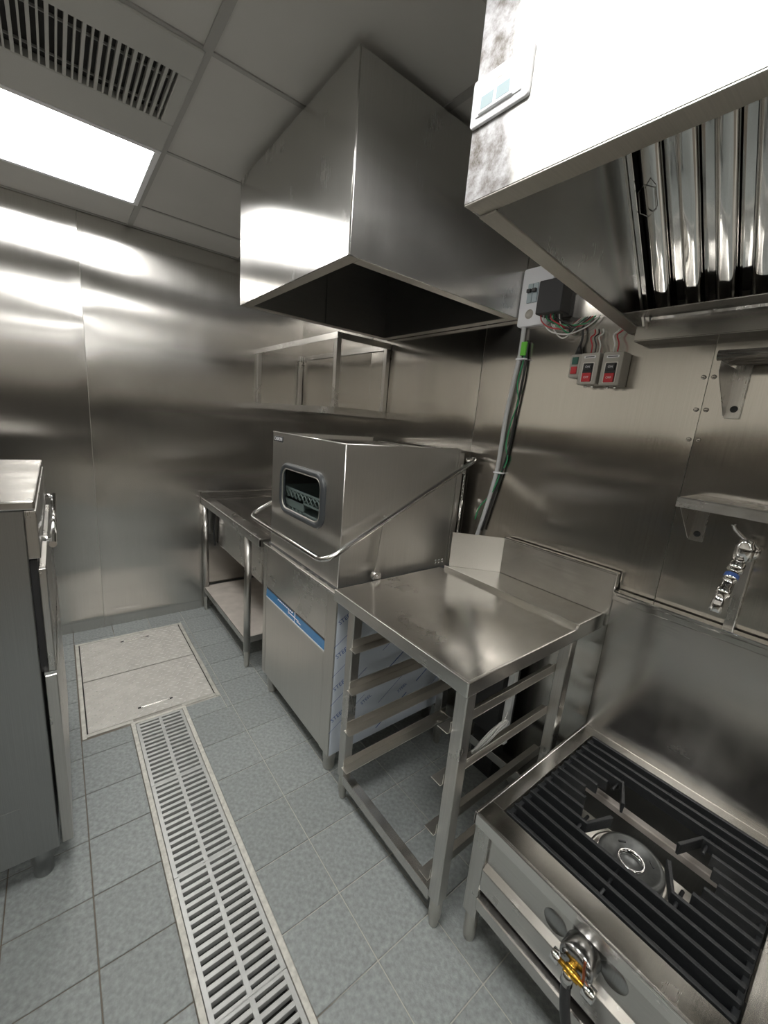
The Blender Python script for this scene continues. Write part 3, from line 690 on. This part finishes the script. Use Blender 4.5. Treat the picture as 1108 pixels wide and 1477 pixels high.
# U-shaped handle
yA, yB_ = 1.148, 1.858
def hp(s): return (1.39 + (.695 - 1.39) * s, 1.292 + (.952 - 1.292) * s)
pts = [(1.405, yA + .045, 1.296), (1.415, yA + .02, 1.302), (1.405, yA + .004, 1.298)]
for s_ in (.05, .3, .6, .88): x, z = hp(s_); pts.append((x, yA, z))
pts += [(.722, yA + .004, .962), (.698, yA + .018, .950), (.688, yA + .045, .945), (.687, yA + .09, .944), (.687, 1.5, .944), (.687, yB_ - .09, .944), (.688, yB_ - .045, .945), (.698, yB_ - .018, .950), (.722, yB_ - .004, .962)]
for s_ in (.88, .6, .3, .05): x, z = hp(s_); pts.append((x, yB_, z))
pts += [(1.405, yB_ - .04, 1.296)]
G().tube(catmull(pts, 5), .0105, 12).build('lift_handle', ST_PIPE, t)
for yy, sg in ((yA + .016, 1), (yB_ - .016, -1)):
    M = Matrix.Translation((.952, yy, 1.072)) @ Matrix.Rotation(math.radians(6), 4, 'Y')
    q = G(); q.box(-.011, .011, -.003, .003, -.235, .012, M)
    a_ = q.build('link_arm', ST_DW, t, .001)
    G().cyl((.9275, yy - .010, .848), (.9275, yy + .012, .848), .019, n=20).build('roller', ST_PIPE, a_)
    G().cyl((.9275, yy - .014, .848), (.9275, yy - .010, .848), .007, n=10).build('bolt', CHROME, a_)
    G().cyl((.952, yy - .010, 1.066), (.952, yy + .006, 1.066), .008, n=10).build('bolt', CHROME, a_)
# dish rack behind the window
t = thing('dish_rack', (1.05, 1.507, .815), 'pale grey plastic dish rack seen through the dishwasher window', 'dish rack')
RX, RY0, RY1, RZ0, RZ1 = .790, 1.30, 1.74, .985, 1.112
q = G(); q.box(RX, RX + .006, RY0, RY1, RZ1 - .008, RZ1); q.box(RX, RX + .006, RY0, RY1, 1.062, 1.070); q.box(RX, RX + .006, RY0, RY1, RZ0, RZ0 + .008); q.box(RX, RX + .006, 1.52, RY1, 1.03, 1.07); q.box(RX, RX + .006, 1.335, 1.35, 1.02, 1.07); q.box(RX, RX + .006, 1.335, 1.52, 1.02, 1.027)
for a, b_ in ((1.070, 1.104), (.993, 1.026)):
    k = 0; y = RY0
    while y < RY1 - .01:
        for s_ in (0, 1):
            p0 = (y, a) if s_ == 0 else (y + .036, a); p1 = (y + .036, b_) if s_ == 0 else (y, b_)
            q.cyl((RX + .003, p0[0], p0[1]), (RX + .003, p1[0], p1[1]), .003, n=5)
        y += .036
q.build('lattice_side', RACK, t)
q = G(); q.box(RX, 1.25, RY0, RY0 + .006, RZ0, RZ1); q.box(RX, 1.25, RY1 - .006, RY1, RZ0, RZ1); q.box(1.244, 1.25, RY0, RY1, RZ0, RZ1); q.box(RX, 1.25, RY0, RY1, RZ0 - .006, RZ0); q.build('rack_tray', RACK, t)
q = G(); q.box(.80, 1.24, 1.34, 1.36, .8138, RZ0 - .006); q.box(.80, 1.24, 1.66, 1.68, .8138, RZ0 - .006); q.build('rack_support', ST_DARK, t)

# ------------------------------------------------------------------ landing table with rack runners
TX0, TX1, TY0, TY1, TZ = .735, 1.446, .530, 1.150, .836
t = thing('work_table', (1.09, .84, 0), 'steel landing table with rack runners beside the dishwasher', 'table')
q = G(); q.box(TX0, 1.268, TY0, TY1, TZ - .003, TZ); q.build('table_top', ST_TOP, t, .0014, 2)
# raised rear ledge, cut diagonally behind the dishwasher
q = G(); q.prism([(1.268, TY0), (TX1, TY0), (TX1, .955), (1.268, 1.125)], 'z', TZ + .012, TZ + .015)
q.box(1.266, 1.269, TY0, 1.125, TZ - .003, TZ + .015); q.build('rear_ledge', ST_TOP, t, .0008)
q = G(); q.box(TX0 - .001, TX0 + .009, TY0, TY1, TZ - .042, TZ + .0006); q.build('front_apron', ST_EDGE, t, .0032, 3)
q = G(); q.prism([(TX0, TZ - .042), (TX1, TZ - .042), (TX1, TZ + .0156), (1.268, TZ + .0156), (1.262, TZ + .0006), (TX0, TZ + .0006)], 'y', TY0 - .001, TY0 + .008); q.build('side_apron', ST_EDGE, t, .0028, 3)
q = G(); q.box(1.428, TX1, .512, .958, TZ + .015, 1.0); q.build('backsplash', ST_Y, t, .002)
q = G(); q.box(1.424, TX1 + .003, .510, .960, .998, 1.006); q.box(1.424, TX1 + .003, .508, .512, TZ + .015, 1.004); q.build('backsplash_fold', ST_PIPE, t, .002)
dv = Vector((1.430 - 1.280, .958 - 1.112, 0)); L = dv.length; an = math.atan2(dv.y, dv.x)
M = Matrix.Translation((1.280, 1.112, TZ + .015)) @ Matrix.Rotation(an, 4, 'Z')
q = G(); q.box(0, L, 0, .003, 0, .150, M); q.build('corner_splash', ST_RAIL, t, .0008)
LX = (.772, 1.286); LY = (.560, 1.062); hl = .019
for x in LX:
    for y in LY:
        l_ = G().box(x - hl, x + hl, y - hl, y + hl, .100, TZ - .003).build('leg', ST_Z, t, .003)
        G().lathe((x, y, 0), (0, 0, 1), [(0, 0), (0, .009), (.004, .013), (.035, .0155), (.036, .0185), (.105, .0185)], 16).build('foot', ST_RAIL, l_)
for z in (.655, .492, .325, .165):
    for y, sg in ((LY[0] + .019, 1), (LY[1] - .019, -1)):
        q = G(); a, b_ = sorted((y, y + sg * .036)); c, d = sorted((y, y + sg * .0025))
        q.box(.742, 1.300, a, b_, z - .0025, z); q.box(.752, 1.300, c, d, z, z + .030)
        q.build('runner', ST_RAIL, t, .0008)
q = G(); q.box(.754, .757, LY[0] + hl, LY[1] - hl, .082, .120); q.box(.754, .784, LY[0] + hl, LY[1] - hl, .118, .121); q.build('low_rail', ST_Y, t, .0008)
q = G(); q.box(1.29, 1.293, LY[0] + hl, LY[1] - hl, .130, .168); q.build('low_rail', ST_Y, t, .0008)
# bundle of white cable on the runners
CBY = .010
t = thing('cable_bundle', (1.0, .60, .50), 'coiled bundle of thin white cable lying on a table runner', 'cable')
rb = random.Random(5)
for k in range(6):
    o1 = rb.uniform(-.007, .007); o2 = rb.uniform(.0, .008); e_ = rb.uniform(-.012, .012)
    pts = [(.905 + e_, .590 + o1, .4965 + o2), (.950, .592 + o1, .508 + o2), (1.000, .594 + o1, .522 + o2), (1.038 + e_, .594, .536 + o2), (1.046 + e_, .592 - o1, .530 + o2), (1.000, .592 - o1, .514 + o2), (.945, .590 - o1, .499 + o2), (.908 + e_, .588 - o1, .4955)]
    pts = [(p[0], p[1] + CBY, p[2]) for p in pts]
    G().tube(catmull(pts, 5), .0022, 6).build('cable_loop', WHTW, t)
G().tube(catmull([(1.03, .603, .53), (1.045, .602, .55), (1.05, .598, .575)], 4), .0022, 6).build('cable_end', WHTW, t)
# pump cover behind the table
t = thing('pump_box', (1.34, .79, 0), 'black box with a pale edge strip standing behind the table legs', 'box')
G().box(1.315, 1.42, .775, .925, .20, .545).build('housing', BLK, t, .012)
G().box(1.318, 1.345, .745, .772, .205, .55).build('edge_strip', BLUEW, t, .004)
G().box(1.33, 1.40, .79, .90, .0, .20).build('stand', BLK, t)

# ------------------------------------------------------------------ low single-burner stove
VX0, VX1, VY0, VY1, VZ = .812, 1.446, -.100, .508, .432
t = thing('gas_stove', (1.13, .2, 0), 'low steel gas stove with black bar grate and high backsplash', 'stove')
GX0, GX1, GY0, GY1 = .880, 1.386, -.038, .464
q = G(); frame_top(q, VX0, VX1 - .02, VY0, VY1, GX0, GX1, GY0, GY1, VZ - .003, VZ); q.build('stove_top', ST_TOP, t, .0014, 2)
q = G(); q.box(VX0, VX0 + .010, VY0, VY1, VZ - .038, VZ + .0005); q.build('front_lip', ST_EDGE, t, .0034, 3)
for a, b_ in ((VY1 - .010, VY1), (VY0, VY0 + .010)): G().box(VX0, VX1, a, b_, VZ - .038, VZ + .0005).build('side_lip', ST_EDGE, t, .003, 3)
q = G(); q.box(1.422, VX1, VY0, VY1 - .002, VZ, .940); q.build('backsplash', ST_Y, t, .002)
q = G(); q.box(1.412, VX1 + .004, VY0, VY1 - .001, .936, .948); q.box(1.416, 1.422, VY0, VY1 - .001, .915, .937); q.build('backsplash_fold', ST_PIPE, t, .003)
for x in (.838, 1.415):
    for y in (VY0 + .025, VY1 - .028):
        q = G(); q.box(x - .022, x + .022, y - .022, y + .022, .10, VZ - .003); l_ = q.build('leg', ST_Z, t, .003)
        G().lathe((x, y, 0), (0, 0, 1), [(0, 0), (0, .016), (.02, .018), (.10, .019)], 14).build('foot', ST_RAIL, l_)
G().box(.828, .832, VY0 + .045, VY1 - .050, .275, VZ - .003).build('front_panel', ST_Y, t, .001)
q = G(); q.prism([(.829, .302), (.812, .286), (.812, .222), (.829, .222)], 'y', VY0 + .045, VY1 - .050); q.build('front_fascia', ST_Y, t, .0015)
q = G(); q.box(.800, .838, VY0 + .01, VY1 - .052, .166, .204); q.build('lower_rail', ST_Y, t, .003)
G().box(.86, 1.42, VY0 + .005, VY0 + .008, .18, VZ - .003).build('side_panel', ST_X, t); G().box(.86, 1.42, VY1 - .010, VY1 - .007, .18, VZ - .003).build('side_panel', ST_X, t)
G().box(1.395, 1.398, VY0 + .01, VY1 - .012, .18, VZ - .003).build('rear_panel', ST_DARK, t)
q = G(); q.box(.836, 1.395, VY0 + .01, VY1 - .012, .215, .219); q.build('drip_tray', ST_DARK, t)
q = G(); q.box(.862, .866, VY0 + .05, VY1 - .05, .22, VZ - .003); q.build('inner_front', BLACK, t)
XC, YC = 1.137, .214
# burner carrier and gas pipe
q = G(); q.box(1.035, 1.185, GY0 - .02, GY1 + .02, .326, .330); q.build('burner_plate', ST_RAIL, t, .0008)
q = G(); q.box(1.262, 1.286, GY0 - .03, GY1 + .03, .322, .346); q.build('gas_pipe', SHELFW, t, .003)
bc = (1.108, .216)
bo = G().lathe((*bc, .330), (0, 0, 1), [(0, .100), (.010, .098), (.012, .090), (.006, .086), (.006, .080)], 36).build('burner_bowl', ST_RAIL, t)
bo = G().lathe((*bc, .330), (0, 0, 1), [(0, .078), (.030, .078), (.036, .074), (.036, .063), (.030, .060), (.030, .044), (.026, .042), (.026, .030), (.010, .028), (.010, 0)], 36).build('burner', IRON2, t)
G().lathe((*bc, .350), (0, 0, 1), [(0, .033), (.014, .033), (.016, .030), (.014, .026), (0, .026)], 28).build('burner_ring', CHROME, bo)
for a in range(4):
    an = math.radians(45 + 90 * a); p = Vector((bc[0] + .052 * math.cos(an), bc[1] + .052 * math.sin(an), .360))
    G().box(-.009, .009, -.002, .002, 0, .003, Matrix.Translation(p) @ Matrix.Rotation(an + 1.57, 4, 'Z')).build('burner_mark', IRON, bo)
# grate bars
def bar(name, pts, wt=.0050, wb=.0032, h=.034, zt=VZ + .004):
    v = []; P = [Vector((p[0], p[1], 0)) for p in pts]; n = len(P)
    for i, p in enumerate(P):
        d = (P[min(i + 1, n - 1)] - P[max(i - 1, 0)]).normalized(); s_ = Vector((-d.y, d.x, 0))
        for (o_, z) in ((-wt, zt), (wt, zt), (wb, zt - h), (-wb, zt - h)): v.append((p.x + s_.x * o_, p.y + s_.y * o_, z))
    f = []
    for i in range(n - 1):
        for k in range(4): f.append((i * 4 + k, i * 4 + (k + 1) % 4, i * 4 + 4 + (k + 1) % 4, i * 4 + 4 + k))
    f += [(0, 1, 2, 3), tuple((n - 1) * 4 + k for k in (3, 2, 1, 0))]
    return G().add(v, f).build(name, IRON, t, .0012)
P0 = GX0 + .008; PT = (GX1 - GX0 - .016) / 13
ya, yb = GY0 + .006, GY1 - .006
for i in range(14):
    x = P0 + PT * i
    if i in (4, 10):
        sg = 1 if i == 4 else -1
        bar('grate_bar', [(x, yb), (x, YC + .100), (x + sg * .078, YC + .068)]); bar('grate_bar', [(x, ya), (x, YC - .100), (x + sg * .078, YC - .068)])
    elif 4 < i < 10:
        c_ = .128 + (.012 if i in (6, 8) else 0) + (.03 if i == 7 else 0)
        bar('grate_bar', [(x, yb), (x, YC + c_)]); bar('grate_bar', [(x, ya), (x, YC - c_)])
    else: bar('grate_bar', [(x, ya), (x, yb)])
for y in (ya + .003, yb - .003): bar('grate_end', [(GX0 + .004, y), (GX1 - .004, y)], .006, .006, .016, VZ - .010)
for x0, x1 in ((P0, P0 + PT * 3), (P0 + PT * 11, P0 + PT * 13)): G().cyl((x0, YC, VZ - .012), (x1, YC, VZ - .012), .004, n=8).build('grate_tie', IRON, t)
for y in (YC + .112, YC - .112):
    for x0, x1 in ((P0 + PT * 3, P0 + PT * 5), (P0 + PT * 9, P0 + PT * 11)): G().cyl((x0, y, VZ - .012), (x1, y, VZ - .012), .004, n=8).build('grate_tie', IRON, t)
# valve, brass fitting and hose on the front
k_ = G().lathe((.828, .196, .357), (-1, 0, 0), [(0, .016), (.008, .016), (.008, .034), (.014, .038), (.046, .037), (.054, .033), (.057, .024), (.058, 0)], 28).build('valve_knob', KNOB, t)
for y, z in ((.266, .337), (.138, .350)): G().lathe((.828, y, z), (-1, 0, 0), [(0, .028), (.002, .026), (.003, 0)], 24).build('reflection_disc', FRIDGE, t)  # dark discs added to imitate round reflections in the front panel
vx, vz = .757, .356
G().cyl((vx, .222, vz), (vx, .160, vz), .0058, n=12).build('brass_rod', BRASS, t)
G().cyl((vx, .208, vz), (vx, .178, vz), .0100, n=6).build('brass_body', BRASS, t)
G().cyl((vx, .236, vz), (vx, .219, vz), .0125, n=10).build('nut', CHROME, t); G().cyl((vx, .168, vz), (vx, .146, vz), .0145, n=8).build('nut', CHROME, t)
G().cyl((vx + .002, .200, vz), (.776, .196, vz), .009, n=10).build('valve_inlet', BRASS, t)
pts = [(vx, .198, vz - .004), (vx - .003, .197, vz - .035), (vx - .004, .190, vz - .085), (vx - .002, .170, vz - .15), (.765, .12, .13), (.79, .03, .06), (.84, -.06, .018)]
G().cyl((vx, .198, vz), (vx - .003, .198, vz - .030), .0125, n=12).build('hose_clamp', ST_PIPE, t)
G().tube(catmull(pts, 6), .0105, 12).build('gas_hose', HOSE, t)
G().tube(catmull([(.770, .178, .397), (.764, .176, .385), (.760, .172, .37), (.760, .172, .352)], 5), .0025, 6).build('copper_tube', mat('copper', (.45, .16, .09), .35, 1.0), t)

# ------------------------------------------------------------------ floor drain and pit
t = floor
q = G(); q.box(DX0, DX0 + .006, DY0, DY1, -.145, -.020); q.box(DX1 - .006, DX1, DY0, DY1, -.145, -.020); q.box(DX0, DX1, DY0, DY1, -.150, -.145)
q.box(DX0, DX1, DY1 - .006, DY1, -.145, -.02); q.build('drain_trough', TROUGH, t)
q = G(); q.box(DX0 + .001, DX0 + .0165, DY0, DY1 - .014, -.020, .0016); q.box(DX1 - .0165, DX1 - .001, DY0, DY1 - .014, -.020, .0016)
q.box(DX0 + .001, DX0 + .026, DY0, DY1 - .014, -.022, -.018); q.box(DX1 - .026, DX1 - .001, DY0, DY1 - .014, -.022, -.018); q.box(DX0, DX1, DY1 - .016, DY1 - .001, -.02, .0010)
q.build('drain_rim', MORTAR, t, .0008)
GW0, GW1 = DX0 + .0185, DX1 - .0185; gm = (GW0 + GW1) / 2; SL = .3905; NS = 16; pt = SL / NS
slat_m = None
seg_n = ['butting against the pit cover', 'second from the pit cover', 'third from the pit cover', 'beside the front leg of the landing table', 'beside the gas stove']
for s_ in range(5):
    y1 = 1.886 - s_ * SL; y0 = y1 - SL + .0012
    t = thing('drain_grate', (gm, (y0 + y1) / 2, -.018), 'grey slotted drain grate, ' + seg_n[s_], 'drain grate', 'drain grates set in the floor')
    q = G(); q.box(GW0, GW0 + .013, y0, y1, -.018, 0); q.box(GW1 - .013, GW1, y0, y1, -.018, 0); q.build('side_rail', GRATE, t, .0008)
    G().box(gm - .0065, gm + .0065, y0, y1, -.018, 0).build('centre_rail', GRATE, t, .0008)
    for k in range(NS + 1):
        yc = y0 + k * (y1 - y0) / NS; yc = min(max(yc, y0 + .003), y1 - .003)
        if slat_m is None:
            slat_m = G().box(GW0 + .012, GW1 - .012, yc - .0058, yc + .0058, -.018, -.0004).build('slat', GRATE, t, .0007, loc=((GW0 + GW1) / 2, yc, 0))
        else: inst(slat_m, 'slat', t, ((GW0 + GW1) / 2, yc, 0))
t = floor
q = G(); fwid = .020
q.box(PX0 + .004, PX0 + fwid, PY0 + .004, PY1 - .004, -.003, .0024); q.box(PX1 - fwid, PX1 - .004, PY0 + .004, PY1 - .004, -.003, .0024)
q.box(PX0 + fwid, PX1 - fwid, PY1 - fwid, PY1 - .004, -.003, .0024); q.box(PX0 + fwid, GW0 - .006, PY0 + .012, PY0 + .030, -.003, .0022); q.box(GW1 + .006, PX1 - fwid, PY0 + .012, PY0 + .030, -.003, .0022)
q.build('pit_frame', PITFR, t, .0008)
G().box(PX0 + .010, PX1 - .010, PY0 + .0335, PY1 - .010, -.0045, -.0024).build('pit_gap_shade', BLACK, t)  # black sheet under the covers, paints the shade in their joints
for (y0, y1, lab, ys_) in ((2.338, PY1 - fwid - .004, 'checker plate pit cover closest to the back wall', 2.672), (PY0 + .033, 2.330, 'checker plate pit cover closest to the drain grates', 1.990)):
    t = thing('pit_cover', ((PX0 + PX1) / 2, (y0 + y1) / 2, 0), lab, 'pit cover', 'checker plate pit covers')
    x0, x1 = PX0 + fwid + .005, PX1 - fwid - .005
    G().box(x0, x1, y0, y1, -.003, .0022).build('plate', CHECK, t, .0008)
    q = G(); r = 0; y = y0 + .012
    while y < y1 - .008:
        x = x0 + .012 + (.0 if r % 2 else .0165); c_ = 0
        while x < x1 - .012:
            if not (abs(y - ys_) < .012 and .20 < x < .36):
                an = math.radians(35 if (c_ + r) % 2 else -35); ca, sa = math.cos(an), math.sin(an); lx, wx = .0130, .0036
                v = [(x + lx * ca, y + lx * sa, .0023), (x - wx * sa, y + wx * ca, .0023), (x - lx * ca, y - lx * sa, .0023), (x + wx * sa, y - wx * ca, .0023),
                     (x + lx * .5 * ca, y + lx * .5 * sa , .0048), (x - lx * .5 * ca, y - lx * .5 * sa, .0036)]
                q.add(v, [(0, 1, 4), (1, 2, 5), (1, 5, 4), (2, 3, 5), (3, 0, 4), (3, 4, 5)])
            x += .0330; c_ += 1
        y += .0265; r += 1
    q.build('raised_pattern', CHECKW, t)['kind'] = 'stuff'
    G().box(.222, .346, ys_ - .004, ys_ + .004, .0018, .0030).build('lift_bar', ST_PIPE, t, .001)
    for x in (.219, .349): G().box(x - .010, x + .010, ys_ - .006, ys_ + .006, .0018, .0028).build('lift_slot', BLACK, t, .0005)

# ------------------------------------------------------------------ cabinet on the left
t = thing('steel_cabinet', (-.42, 1.70, 0), 'tall steel kitchen cabinet with a horizontal bar handle', 'cabinet')
q = G(); q.box(-.765, -.081, 1.300, 2.098, .114, 1.145); q.build('body', FRIDGE, t, .002)
q = G(); q.box(-.770, -.058, 1.292, 2.104, 1.147, 1.170); q.build('worktop', ST_TOP, t, .004, 2)
q = G(); q.box(-.0805, -.056, 1.302, 2.096, 1.018, 1.144); dr = q.build('drawer_front', ST_Z, t, .003, 2)
q = G(); q.box(-.080, -.064, 1.318, 2.08, .690, 1.010); q.build('door_gasket', BLK, t)
q = G(); q.box(-.0645, -.048, 1.302, 2.096, .695, .990); q.build('upper_door', ST_Z, t, .002)
q = G(); q.box(-.074, -.047, 1.302, 2.096, .120, .684); q.build('lower_door', ST_Z, t, .002)
G().box(-.074, -.047, 1.304, 1.34, .685, .694).build('door_hinge', ST_PIPE, t)
G().cyl((-.031, 1.345, 1.040), (-.031, 2.04, 1.040), .0085, n=14).build('bar_handle', CHROME, dr)
for y in (1.39, 2.0): G().cyl((-.031, y, 1.040), (-.056, y, 1.048), .007, n=12).build('handle_post', CHROME, dr)
G().box(-.30, -.155, 1.2985, 1.2998, .16, .30).build('side_cover', FRIDGE, t, .0006)
for x in (-.72, -.125):
    for y in (1.35, 2.04): G().lathe((x, y, 0), (0, 0, 1), [(0, 0), (0, .022), (.006, .025), (.05, .025), (.052, .028), (.114, .028)], 18).build('foot', FRIDGE, t)

# ------------------------------------------------------------------ shelves, pipe cover and faucet on the right wall
def wall_shelf(name, label, z, y1, tubes):
    xf = 1.302; y0 = -.62
    t = thing(name, (W0, (y0 + y1) / 2, z - .15), label, 'shelf')
    if tubes:
        for x in (xf + .012, xf + .055, xf + .10): G().cyl((x, y0, z), (x, y1, z), .0125, n=16).build('tube', ST_PIPE, t)
    else:
        q = G(); q.box(xf, W0 - .002, y0, y1, z - .003, z); q.box(xf, xf + .003, y0, y1, z - .027, z + .001); q.build('plate', ST_Y, t, .001)
        q = G(); q.box(xf + .001, W0 - .002, y1 - .003, y1, z - .024, z); q.build('end_fold', ST_X, t, .001)
    for yb_ in (y1 - .030, y0 + .06):
        q = G(); zt = z - (.014 if tubes else .004)
        q.prism([(xf + .008, zt), (W0 - .004, zt), (W0 - .004, zt - .125), (W0 - .014, zt - .125), (xf + .008, zt - .024)], 'y', yb_ + .019, yb_ + .021)
        q.box(W0 - .005, W0 - .002, yb_ - .014, yb_ + .020, zt - .130, zt + (.03 if tubes else 0))
        b_ = q.build('bracket', ST_Z, t, .0006)
        for dz in ((-.105, .018) if tubes else (-.108, -.018)):
            G().lathe((W0 - .006, yb_ + .002, zt + dz), (-1, 0, 0), [(0, .009), (.002, .0085), (.004, .005), (.004, .003), (.002, 0)], 12).build('screw', RUBBER, b_)
    return t
wall_shelf('pipe_shelf', 'round-tube wall shelf just under the range hood trough', 1.662, .352, True)
wall_shelf('wall_shelf', 'flat steel wall shelf above the faucet', 1.300, .362, False)
q = G(); q.box(1.440, W0, .197, .221, .72, 1.150); 
tag(q.build('pipe_cover', ST_Z, None, .002, loc=(1.45, .21, .72)), 'narrow vertical steel pipe cover below the faucet', 'pipe cover')
t = thing('wall_faucet', (W0, .215, 1.17), 'chrome wall faucet with a jointed spout above the stove', 'faucet')
G().lathe((W0, .215, 1.172), (-1, 0, 0), [(0, .026), (.004, .026), (.010, .020), (.012, .014), (.055, .014)], 20).build('wall_flange', CHROME, t)
G().lathe((1.405, .215, 1.150), (0, 0, 1), [(0, .012), (.004, .020), (.040, .022), (.050, .016), (.056, .016), (.060, .010), (.061, 0)], 20).build('valve_body', CHROME, t)
G().tube(catmull([(1.405, .215, 1.205), (1.395, .225, 1.215), (1.385, .240, 1.232), (1.38, .246, 1.245)], 4), .0055, 10).build('lever', CHROME, t)
p0 = Vector((1.400, .216, 1.160)); p1 = Vector((1.300, .222, 1.050)); dv = p1 - p0
prof = [(0, .012), (.020, .013), (.022, .017), (.045, .017), (.047, .011), (.055, .011), (.057, .0155), (.075, .0155), (.077, .012), (.105, .012), (.107, .016), (.122, .016), (.124, .012), (dv.length, .012)]
G().lathe(p0, dv, prof, 18).build('spout_arm', CHROME, t)
G().lathe(p0 + dv.normalized() * .058, dv, [(0, .0160), (.012, .0160)], 18).build('blue_band', INK, t)
G().lathe(p1 + Vector((.004, 0, .006)), (-.25, 0, -1), [(0, .013), (.01, .014), (.03, .0135), (.032, .010), (.032, 0)], 16).build('nozzle', CHROME, t)
